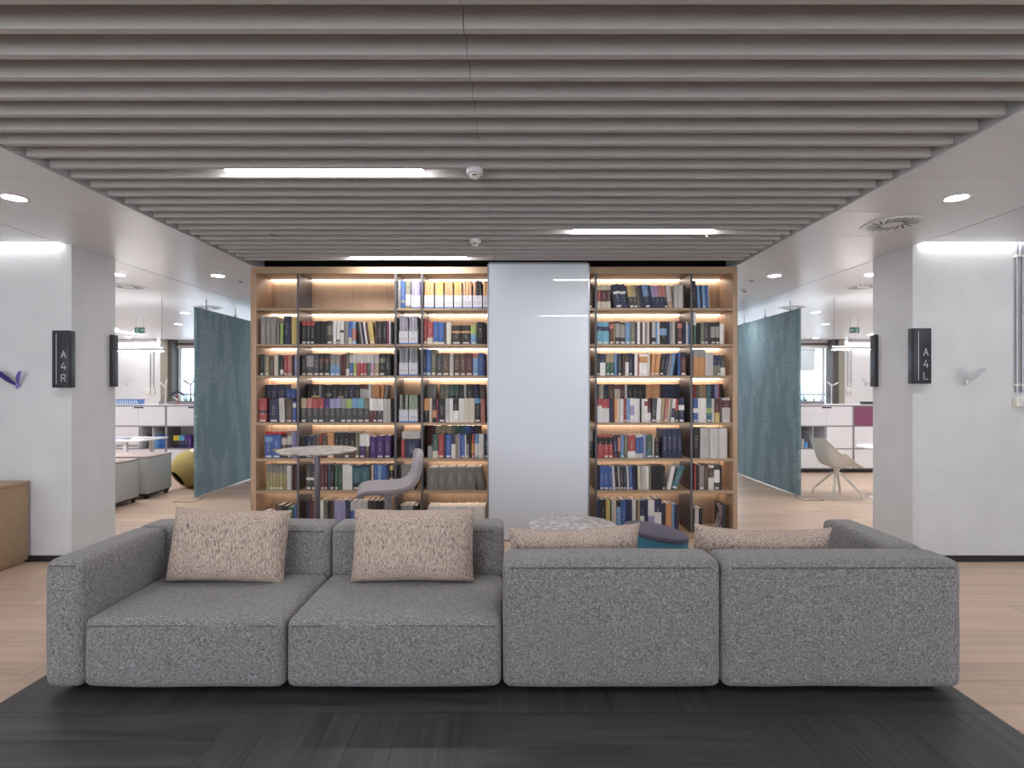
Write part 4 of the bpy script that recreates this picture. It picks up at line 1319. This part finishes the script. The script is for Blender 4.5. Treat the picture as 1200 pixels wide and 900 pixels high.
vent(-4.88, 6.83, 'round swirl vent over the grey pedestals')
vent(-4.86, 8.6, 'round swirl vent above the teal partition by yellow pouf')
vent(4.46, 6.83, 'round swirl vent just behind the A4L sign wall')
vent(4.5, 8.6, 'round swirl vent above the teal partition by white chairs')

def sensor(x, y, label, rad=0.05):
    r = empty('ceiling_sensor', (x, y, CEIL), 0, label, 'sensor')
    lathe('base', [(0, 0.004), (rad, 0.004), (rad, -0.02), (rad * 0.9, -0.026), (0, -0.026)], 28, M_white, r)
    lathe('lens', [(rad * 0.62, -0.026), (rad * 0.55, -0.042), (rad * 0.3, -0.052), (0, -0.055)], 24, M_offwhite, r)
    box('eye', -0.014, 0.014, -rad * 0.62, -rad * 0.5, -0.040, -0.034, M_blackp, r)
sensor(-0.22, Y_S0 + PITCH * 9 + 0.01, 'white motion sensor under slats next to the front linear lamp')
sensor(-0.32, Y_S0 + PITCH * 19 + 0.0, 'white motion sensor under slats near the white sliding panel')
sensor(3.03, 7.0, 'white smoke detector on ceiling beside bookcase end past blue stool')
sensor(-3.42, 7.0, 'white smoke detector on ceiling beside bookcase end past high table')
def sprinkler(x, y, label):
    r = empty('sprinkler', (x, y, CEIL), 0, label, 'sprinkler')
    lathe('cover_plate', [(0, -0.006), (0.03, -0.005), (0.034, 0.002), (0, 0.002)], 24, mat('copper_plate', '#a89a90', 0.4, 0.5), r)
    lathe('head', [(0, -0.016), (0.012, -0.015), (0.012, -0.006), (0, -0.006)], 12, M_steel, r)
sprinkler(-2.0, Y_S0 + PITCH * 18 - 0.01, 'small sprinkler plate under the slats over high table')
sprinkler(1.64, Y_S0 + PITCH * 18 - 0.01, 'small sprinkler plate under the slats past the stool lamp')
sprinkler(2.87, 6.45, 'small sprinkler plate on panels past bookcase end by stool')
sprinkler(-3.28, 6.5, 'small sprinkler plate on panels past bookcase end by high table')

# ------------------------------------------------------------------ office partitions
def partition(xc, y0, y1, label):
    r = empty('felt_partition', (xc, (y0 + y1) / 2, 0), 0, label, 'partition')
    h = (y1 - y0) / 2
    box('panel', -0.02, 0.02, -h, h, 0.02, 2.69, M_part, r, 0.004)
    for k in (-0.75, 0.0, 0.75):
        tube('hanger', [(0, h * k, 2.69), (0, h * k, CEIL)], 0.006, M_steel, r)
        o = lathe('hanger_ring', [(0.014, -0.004), (0.022, -0.004), (0.022, 0.004), (0.014, 0.004), (0.014, -0.004)], 16, M_steel, r, (0, h * k, 2.712), (R(90), 0, 0))
    for k in (-0.9, 0.9):
        box('floor_pin', -0.01, 0.01, h * k - 0.01, h * k + 0.01, 0.0, 0.02, M_steel, r)
partition(-4.45, 7.55, 9.75, 'teal flecked felt partition beside the yellow pouf')
partition(4.10, 7.66, 9.75, 'teal flecked felt partition beside the white office chairs')
def floor_box(x, y, label):
    r = empty('floor_outlet', (x, y, 0), 0, label, 'floor outlet')
    for s in (-1, 1):
        box('rim', -0.14, 0.14, s * 0.11 - 0.006, s * 0.11 + 0.006, 0, 0.004, M_blackp, r)
        box('rim', s * 0.14 - 0.006, s * 0.14 + 0.006, -0.11, 0.11, 0, 0.004, M_blackp, r)
    box('lid', -0.134, 0.134, -0.104, 0.104, 0, 0.003, M_floor_far, r)
floor_box(-4.47, 7.42, 'flush floor outlet at the foot of partition by yellow pouf')
floor_box(4.17, 7.53, 'flush floor outlet at the foot of partition by white chairs')

# ------------------------------------------------------------------ storage units behind
CY = 9.86
def cab_z(y): return EYE - (y - HOR) / F_PX * CY
ZR = [1.235, 0.865, 0.45, 0.07]
def storage(x0, x1, label, cells):
    """cells: (column 0/1/both, row, 'door'/'open', material)"""
    r = empty('storage_unit', ((x0 + x1) / 2, CY, 0), 0, label, 'cabinet')
    h = (x1 - x0) / 2
    D = 0.42
    box('plinth', -h, h, 0.03, D, 0, ZR[3], M_blackp, r)
    for s in (-1, 1):
        box('side_panel', min(s * h, s * (h - 0.018)), max(s * h, s * (h - 0.018)), 0, D, ZR[3], ZR[0], M_frame, r)
    for k in range(4):
        box('shelf_board', -h + 0.018, h - 0.018, 0, D, ZR[k] - (0.02 if k < 3 else 0), ZR[k] + (0.0 if k < 3 else 0.02), M_frame, r)
    box('back_panel', -h + 0.018, h - 0.018, D - 0.012, D, ZR[3] + 0.02, ZR[0] - 0.02, M_white, r)
    for (c, row, kind, m_) in cells:
        a = -h + 0.02 if c in (0, 2) else 0.002
        b_ = h - 0.02 if c in (1, 2) else -0.002
        zt, zb = ZR[row] - 0.022, ZR[row + 1] + (0.002 if row < 2 else 0.022)
        if kind == 'door':
            d_ = box('door', a, b_, -0.004, 0.014, zb, zt, m_, r)
            if row == 0:
                hx = (b_ - a) / 2
                s = 1 if c == 0 else -1
                box('handle', s * hx - (0.085 if s > 0 else 0), s * hx + (0 if s > 0 else 0.085), -0.012, -0.009, (zt - zb) / 2 - 0.03, (zt - zb) / 2 - 0.005, M_blackp, d_)
        elif kind == 'open':
            box('divider', (a + b_) / 2 - 0.004, (a + b_) / 2 + 0.004, 0.02, D - 0.012, zb, zt, M_white, r)
            box('divider', b_ - 0.01 if c == 0 else a, b_ if c == 0 else a + 0.01, 0.02, D - 0.012, zb, zt, M_white, r)
    return r
storage(5.28, 6.26, 'white storage unit with open cubby between partition and maroon door', [(0, 0, 'door', M_white), (1, 0, 'door', M_white), (0, 1, 'open', None), (1, 1, 'door', M_white), (2, 2, 'door', M_white)])
storage(6.262, 7.24, 'storage unit with maroon upper doors behind white round table', [(0, 0, 'door', M_maroon), (1, 0, 'door', M_maroon), (0, 1, 'door', M_white), (1, 1, 'door', M_white), (2, 2, 'door', M_white)])
storage(-7.34, -6.346, 'white storage unit with half open middle row behind grey pedestals', [(0, 0, 'door', M_white), (1, 0, 'door', M_white), (0, 1, 'door', M_white), (1, 1, 'open', None), (2, 2, 'door', M_white)])
storage(-6.344, -5.35, 'white storage unit with open middle row behind yellow pouf', [(0, 0, 'door', M_white), (1, 0, 'door', M_white), (2, 1, 'bare', None), (2, 2, 'door', M_white)])
def worktop(x0, x1, label):
    tag(box('worktop', x0, x1, CY - 0.012, CY + 0.432, 1.236, 1.254, M_white, None, 0.002), label, 'worktop')
worktop(5.27, 7.25, 'white top board across storage units behind white chairs')
worktop(-7.35, -5.34, 'white top board across storage units behind yellow pouf')
def fbook(x0, x1, c, h, label, zb=ZR[2], y0=CY + 0.06, c2=None):
    o = bpy.data.objects.new('book', COVER); COL.objects.link(o)
    o.location = (x0, y0, zb + 0.0005); o.scale = (x1 - x0 - 0.001, 0.2, h)
    o.color = (*lin(CLR[c][1]), 1); o['c2'] = list(lin(CLR[c2][1])) if c2 else [0.5, 0.5, 0.5]
    o['b0'] = 0.6 if c2 else 2.0; o['b1'] = 1.1 if c2 else 2.0; o['lab'] = 0.0
    tag(o, label, 'book', 'books in the office storage units')
    p = bpy.data.objects.new('pages', PAGES); COL.objects.link(p); p.parent = o
def cxx(p): return (p - 600) / F_PX * (CY + 0.06)
fbook(cxx(172.2), cxx(176), 'k', 0.25, 'black box book in storage unit behind grey pedestals')
fbook(cxx(181), cxx(185.2), 's', 0.22, 'azure book in storage unit behind grey pedestals')
fbook(cxx(185.4), cxx(189), 'B', 0.24, 'blue book beside azure one behind grey pedestals')
fbook(cxx(189.2), cxx(193), 'B', 0.235, 'blue book at cubby end behind grey pedestals')
for k, (a, b_, c, c2, nm) in enumerate([(203, 206.3, 'k', 'y', 'yellow-topped black'), (206.5, 209.5, 'k', 'y', 'second yellow-topped black'), (209.7, 212.5, 'b', 'T', 'turquoise-topped navy'),
                                     (212.7, 216, 'b', 's', 'azure-topped navy'), (216.3, 220, 'b', 'p', 'purple-topped navy'), (220.2, 224, 'p', None, 'plain purple')]):
    fbook(cxx(a), cxx(b_), c, 0.225, '%s book in storage unit behind yellow pouf' % nm, c2=c2)
fbook(cxx(939), cxx(942), 'G', 0.16, 'silver book in open cubby beside the teal partition')
fbook(cxx(942.2), cxx(947), 's', 0.10, 'low azure book in open cubby beside the teal partition')
# items on the tops
o = empty('storage_box', (-7.10, CY + 0.12, 1.2545), 0, 'blue and white patterned box on storage top behind pedestals', 'box')
M_bpat = mat('blue_pattern_card', '#7ba0d6', 0.6)
t = NT(M_bpat); vv = t.coords('Object', (12, 12, 26))
wv = t.n('ShaderNodeTexWave', Scale=0.6, Distortion=4.0); t.l(vv, wv.inputs['Vector'])
t.l(t.ramp(wv.outputs[0], [(0.3, lin('#5f88c6')), (0.6, lin('#c3d3ec'))]), t.b.inputs['Base Color'])
box('body', -0.20, 0.22, -0.1, 0.1, 0, 0.075, M_bpat, o)
box('lid', -0.205, 0.225, -0.105, 0.105, 0.075, 0.09, mat('blue_card_edge', '#4a6fae', 0.6), o)
o = empty('tablet_dock', (6.60, CY + 0.1, 1.2545), 0, 'small dark box on the storage top above the maroon door', 'box')
box('body', -0.12, 0.12, -0.06, 0.06, 0, 0.05, mat('dark_navy_plastic', '#2b2f3e', 0.5), o, 0.004)
box('lid_line', -0.121, 0.121, -0.061, 0.061, 0.03, 0.033, M_blackp, o)
M_leaf = mat('grass_leaf', '#7d9147', 0.7)
M_leaf2 = mat('dark_leaf', '#4c5b3c', 0.7)
def planter(x, y, L, label, seed):
    random.seed(seed)
    r = empty('planter', (x, y, 1.2545), 0, label, 'planter')
    box('tray', -L / 2, L / 2, -0.07, 0.07, 0, 0.05, M_frame, r, 0.004)
    box('soil', -L / 2 + 0.008, L / 2 - 0.008, -0.062, 0.062, 0.045, 0.053, mat('soil', '#3a3028', 0.95), r)
    for k in range(30):
        bx_, by_ = random.uniform(-L / 2 + 0.02, L / 2 - 0.02), random.uniform(-0.05, 0.05)
        h = random.uniform(0.05, 0.17); a = random.uniform(0, 6.28); ln = random.uniform(0.02, 0.10)
        b_ = bmesh.new()
        L_ = []
        for i in range(5):
            t_ = i / 4
            p = Vector((bx_ + math.cos(a) * ln * t_ ** 1.6, by_ + math.sin(a) * ln * t_ ** 1.6, 0.05 + h * t_))
            s = Vector((-math.sin(a), math.cos(a), 0)) * 0.009 * (1 - 0.9 * t_)
            L_.append((b_.verts.new(p - s), b_.verts.new(p + s)))
        for i in range(4): b_.faces.new((L_[i][0], L_[i][1], L_[i + 1][1], L_[i + 1][0]))
        link('leaf', bm_mesh(b_, 'leaf', True), M_leaf if k % 3 else M_leaf2, r)
planter(-6.26, CY + 0.2, 0.62, 'tray of grassy plants on storage top behind yellow pouf', 21)
planter(5.55, CY + 0.2, 0.52, 'tray of grassy plants on storage top beside teal partition', 22)
M_navy = mat('navy_lacquer', '#2d3350', 0.5)
M_redl = mat('red_lacquer', '#a03040', 0.5)
M_greyl = mat('grey_lacquer', '#6c6c78', 0.5)
bird((5.93, CY + 0.12, 1.2545), M_white, M_white, (-0.1, 0.08), (0.12, 0.07), 0.035, 'white bird on a post above the white storage unit', 0.34)
bird((-6.40, CY + 0.07, 1.2545), M_white, M_white, (-0.13, 0.13), (0.05, 0.15), 0.035, 'white bird on a tall post over the storage top', 0.32)
bird((-6.34, CY + 0.33, 1.2545), M_navy, M_navy, (-0.15, -0.09), (0.16, -0.08), 0.04, 'navy bird with drooping wings on a post over storage', 0.24)
bird((-6.10, CY + 0.35, 1.2545), M_greyl, M_greyl, (-0.13, 0.10), (0.10, 0.10), 0.03, 'grey bird on a tall post over the storage top', 0.36)
bird((-6.18, CY + 0.06, 1.2545), M_redl, M_white, (0.02, 0.08), (-0.06, 0.05), 0.03, 'small red and white bird on a short post over storage', 0.09)
bird((-5.87, CY + 0.2, 1.2545), M_white, M_greyl, (-0.12, 0.08), (0.1, 0.05), 0.03, 'white and grey bird on short post over storage', 0.12)

# ------------------------------------------------------------------ pedestals, desk, pouf
def pedestal(x0, x1, y0, y1, zt, label):
    r = empty('pedestal', ((x0 + x1) / 2, (y0 + y1) / 2, 0), 0, label, 'pedestal', 'light grey rolling pedestals')
    hx, hy = (x1 - x0) / 2, (y1 - y0) / 2
    box('body', -hx, hx, -hy, hy, 0.075, zt - 0.02, M_grey_ped, r, 0.006)
    box('top_board', -hx - 0.004, hx + 0.004, -hy - 0.004, hy + 0.004, zt - 0.02, zt, M_taupe, r, 0.003)
    box('undertray', -hx + 0.02, hx - 0.02, -hy + 0.02, hy - 0.02, 0.045, 0.075, M_blackp, r)
    for sx in (-1, 1):
        for sy in (-1, 1):
            lathe('castor', [(0, -0.016), (0.024, -0.016), (0.024, 0.016), (0, 0.016)], 18, M_blackp, r, (sx * (hx - 0.05), sy * (hy - 0.05), 0.024), (0, R(90), 0))
    return r
pedestal(-5.89, -5.09, 6.74, 7.34, 0.595, 'light grey rolling pedestal nearer the A4R sign wall')
pedestal(-5.88, -5.08, 7.50, 8.02, 0.595, 'light grey rolling pedestal nearer the yellow pouf')
r = empty('desk', (-7.0, 8.65, 0), 0, 'white desk behind the grey pedestals', 'desk')
box('desk_top', -1.2, 1.25, -0.35, 0.35, 0.715, 0.74, M_white, r, 0.003)
for sx in (-1.1, 1.0):
    for sy in (-0.3, 0.3):
        box('leg', sx - 0.025, sx + 0.025, sy - 0.025, sy + 0.025, 0, 0.715, M_white, r)
box('cable_tray', -1.0, 0.9, 0.0, 0.2, 0.6, 0.62, M_white, r)
M_pap = mat('lilac_print_paper', '#9a98c4', 0.8)
for k, (dx, dy, rz, m_, nm) in enumerate([(0.75, -0.1, 8, M_pap, 'lilac printed'), (0.98, 0.06, -14, M_sheet, 'plain white'), (0.36, 0.04, 20, M_sheet, 'white dog-eared')]):
    r2 = empty('paper_stack', (-7.0 + dx, 8.65 + dy, 0.7405), R(rz), '%s paper stack on the white desk' % nm, 'papers', 'paper stacks on the desk')
    for q in range(3):
        o = box('sheet', -0.15, 0.15, -0.105, 0.105, 0.006 * q, 0.006 * q + 0.005, m_ if q == 2 else M_sheet, r2)
        o.rotation_euler = (0, 0, R(4 * q - 4))
r = empty('desk_lamp', (-6.45, 8.42, 0.7405), 0, 'black desk lamp on the white desk', 'lamp')
lathe('base', [(0, 0), (0.07, 0), (0.07, 0.015), (0, 0.018)], 24, M_blackp, r)
tube('arm', [(0, 0, 0.015), (0.02, 0, 0.12), (-0.06, 0, 0.22), (-0.2, 0, 0.22)], 0.008, M_blackp, r)
box('head', -0.34, -0.18, -0.03, 0.03, 0.205, 0.225, M_blackp, r, 0.004)

M_must = mat('mustard_felt', '#a9914a', 0.9)
t = NT(M_must); vv = t.coords('Object', (1, 1, 1)); nz = t.n('ShaderNodeTexNoise', Scale=160.0, Detail=2.0); t.l(vv, nz.inputs['Vector'])
t.l(t.ramp(nz.outputs[0], [(0.35, lin('#857440')), (0.65, lin('#b39f66'))]), t.b.inputs['Base Color'])
M_must_in = mat('dark_pouf_lining', '#3f382c', 0.95)
r = empty('pouf', (-4.99, 8.42, 0), 0, 'round mustard felt pouf with a dark opening and cream cap', 'pouf')
RR = 0.30
axis = Vector((-0.50, -0.66, -0.52)).normalized()
prof_o = [(RR * math.sin(a), RR * math.cos(a)) for a in [R(29) + (math.pi - R(29)) * k / 22 for k in range(23)]]
prof_i = [((RR - 0.018) * math.sin(a), (RR - 0.018) * math.cos(a)) for a in [R(29) + (math.pi - R(29)) * k / 22 for k in range(23)]]
q = Vector((0, 0, 1)).rotation_difference(axis)
o = lathe('shell', prof_i[:1] + prof_o[:-1] + [(0, -RR)], 48, M_must, r, (0, 0, RR)); o.rotation_mode = 'QUATERNION'; o.rotation_quaternion = q
o = lathe('lining', prof_i[:-1] + [(0, -(RR - 0.018))], 40, M_must_in, r, (0, 0, RR)); o.rotation_mode = 'QUATERNION'; o.rotation_quaternion = q
lathe('cap', [((RR + 0.004) * math.sin(a), (RR + 0.004) * math.cos(a)) for a in [R(30) * k / 8 for k in range(9)]] , 40, mat('cream_felt', '#d8d2c2', 0.9), r, (0.05, 0, RR), (0, R(12), 0))
lathe('button', [(0, 0.004), (0.008, 0.003), (0.010, 0)], 12, M_blackp, r, (-0.12, -0.262, RR + 0.06), (R(78), 0, R(-24)))

# ------------------------------------------------------------------ white office chairs and round table
def office_chair(loc, rz, label):
    """moulded armchair facing +x before rotation"""
    r = empty('office_chair', loc, rz, label, 'chair', 'white moulded office chairs')
    path = [(0.285, 0.425), (0.25, 0.452), (0.14, 0.452), (0.0, 0.44), (-0.10, 0.438), (-0.17, 0.47), (-0.205, 0.54), (-0.225, 0.63), (-0.25, 0.73), (-0.285, 0.82), (-0.305, 0.85)]
    hw_ = [0.20, 0.225, 0.24, 0.25, 0.255, 0.26, 0.262, 0.255, 0.23, 0.19, 0.15]
    curl = [0.0, 0.01, 0.04, 0.15, 0.20, 0.17, 0.13, 0.09, 0.05, 0.02, 0.01]
    b_ = bmesh.new()
    n = 14
    rows_ = []
    for k, (x, z) in enumerate(path):
        a = Vector(path[max(k - 1, 0)]); c = Vector(path[min(k + 1, len(path) - 1)])
        d = (c - a).normalized()
        nn = Vector((-d.y, d.x))            # towards the sitter / up
        if nn.y < 0 and k < 5: nn = -nn
        if k >= 5 and nn.x < 0: nn = -nn
        row_ = []
        for i in range(n + 1):
            v = -1 + 2 * i / n
            e = max(0, (abs(v) - 0.45) / 0.55) ** 1.6
            p = Vector((x, z)) + nn * curl[k] * e
            if k >= 3 and k <= 6: p.y += (0.04, 0.03, 0.07, 0.06)[k - 3] * e
            row_.append(b_.verts.new((p.x, v * hw_[k], p.y)))
        rows_.append(row_)
    for k in range(len(rows_) - 1):
        for i in range(n):
            b_.faces.new((rows_[k][i], rows_[k][i + 1], rows_[k + 1][i + 1], rows_[k + 1][i]))
    bmesh.ops.recalc_face_normals(b_, faces=list(b_.faces))
    bmesh.ops.solidify(b_, geom=list(b_.faces), thickness=0.014)
    o = link('seat_shell', bm_mesh(b_, 'seat_shell', True, R(60)), M_offwhite, r)
    sb = o.modifiers.new('smooth', 'SUBSURF'); sb.levels = 1; sb.render_levels = 2
    lathe('hub', [(0, 0.30), (0.022, 0.30), (0.03, 0.36), (0.05, 0.40), (0.10, 0.425), (0, 0.43)], 24, M_offwhite, r)
    for k in range(4):
        a = R(45 + 90 * k)
        ca_, sa_ = math.cos(a), math.sin(a)
        lg = tube('leg', [(0.0, 0.0, 0.345), (0.06 * ca_, 0.06 * sa_, 0.33), (0.27 * ca_, 0.27 * sa_, 0.105), (0.30 * ca_, 0.30 * sa_, 0.07), (0.31 * ca_, 0.31 * sa_, 0.0)], 0.02, M_offwhite, r, 8, 0.012)
    return r
office_chair((4.66, 7.72, 0), R(6), 'white moulded office chair on four-star base facing round table')
office_chair((5.92, 8.02, 0), R(205), 'white moulded office chair across the round table from other')
r = empty('meeting_table', (5.33, 7.50, 0), 0, 'white round meeting table on pedestal between white chairs', 'table')
lathe('table_top', [(0, 0.70), (0.40, 0.705), (0.448, 0.718), (0.45, 0.724), (0.448, 0.73), (0, 0.73)], 64, M_white, r)
lathe('pedestal', [(0.10, 0.012), (0.05, 0.03), (0.035, 0.10), (0.032, 0.6), (0.06, 0.68), (0.1, 0.70)], 28, M_white, r)
lathe('base', [(0, 0), (0.30, 0), (0.30, 0.006), (0.10, 0.016), (0, 0.016)], 48, M_white, r)

# ------------------------------------------------------------------ pendants and exit signs
def pendant(x0, x1, y, z, label):
    r = empty('pendant_lamp', ((x0 + x1) / 2, y, z), 0, label, 'lamp', 'long white pendant lamps over the desks')
    h = (x1 - x0) / 2
    box('housing', -h, h, -0.03, 0.03, 0.008, 0.05, M_white, r, 0.003)
    box('diffuser', -h + 0.01, h - 0.01, -0.026, 0.026, 0.0, 0.009, M_pend, r)
    box('added_uplight', -h + 0.01, h - 0.01, -0.022, 0.022, 0.0495, 0.053, M_pup, r)  # upward glow added to brighten the office ceiling
    for s in (-1, 1):
        tube('cable', [(s * (h - 0.02), 0, 0.05), (s * (h - 0.02), 0, CEIL - z)], 0.003, M_steel, r, 6)
pendant(-6.9, -4.93, 7.6, 2.07, 'long white pendant lamp hanging over the grey pedestals')
pendant(4.53, 6.5, 7.6, 2.09, 'long white pendant lamp hanging over the white round table')
def added_office_lamp(x, y, L, label):  # added lamps, mostly hidden by the wall ends, to brighten the offices
    r = empty('added_ceiling_lamp', (x, y, CEIL), 0, label, 'lamp', 'linear lamps added to brighten the offices')
    box('housing', -0.075, 0.075, -L / 2 - 0.01, L / 2 + 0.01, -0.006, 0.0, M_white, r)
    box('diffuser', -0.06, 0.06, -L / 2, L / 2, -0.010, -0.006, M_lamp, r)
for yy, nm in ((7.6, 'near the sign wall'), (11.4, 'near the far wall')):
    added_office_lamp(-8.9, yy, 3.0, 'linear lamp added to brighten the pouf-side office %s' % nm)
    added_office_lamp(8.6, yy, 3.0, 'linear lamp added to brighten the chair-side office %s' % nm)
def exit_sign(x, y, flip, label):
    r = empty('exit_sign', (x, y, 2.56), 0, label, 'sign')
    M_g = mat('exit_green', '#3f7f78', 0.5)
    box('plate', -0.095, 0.095, -0.01, 0.01, 0, 0.12, M_white, r)
    s = -1 if flip else 1
    for (a, b_) in ((-0.088, -0.002), (0.002, 0.088)):
        box('field', a, b_, -0.012, -0.01, 0.01, 0.11, M_g, r)
    # arrow
    ax = 0.045 * s
    bxs = box('arrow_shaft', ax - 0.028, ax + 0.028, -0.0135, -0.012, 0.054, 0.066, M_white, r)
    for q in (-1, 1):
        o = box('arrow_head', -0.018, 0.018, -0.00075, 0.00075, -0.005, 0.005, M_white, r)
        o.location = (ax + s * 0.017, -0.01275, 0.060 + q * 0.011); o.rotation_euler = (0, R(45) * q * s, 0)
    fx = -0.045 * s
    lathe('figure_head', [(0, -0.0008), (0.008, -0.0008), (0.008, 0.0008), (0, 0.0008)], 12, M_white, r, (fx, -0.0128, 0.094), (R(90), 0, 0))
    for (dx, zc, L, an) in ((0, 0.068, 0.04, 80), (0.012, 0.038, 0.034, 60), (-0.012, 0.04, 0.034, 125), (0.014, 0.076, 0.024, 25)):
        o = box('figure_limb', -L / 2, L / 2, -0.00075, 0.00075, -0.0045, 0.0045, M_white, r)
        o.location = (fx + dx, -0.01275, zc); o.rotation_euler = (0, R(-an), 0)
    for q in (-0.07, 0.07):
        tube('hanger', [(q, 0, 0.12), (q, 0, CEIL - 2.56)], 0.003, M_steel, r, 6)
exit_sign(-6.85, 9.9, False, 'green exit sign hung over the offices on the pouf side')
exit_sign(6.3, 9.9, True, 'green exit sign hung over the offices on the chair side')
print('books', len(bk), 'objects', len(scene.objects))
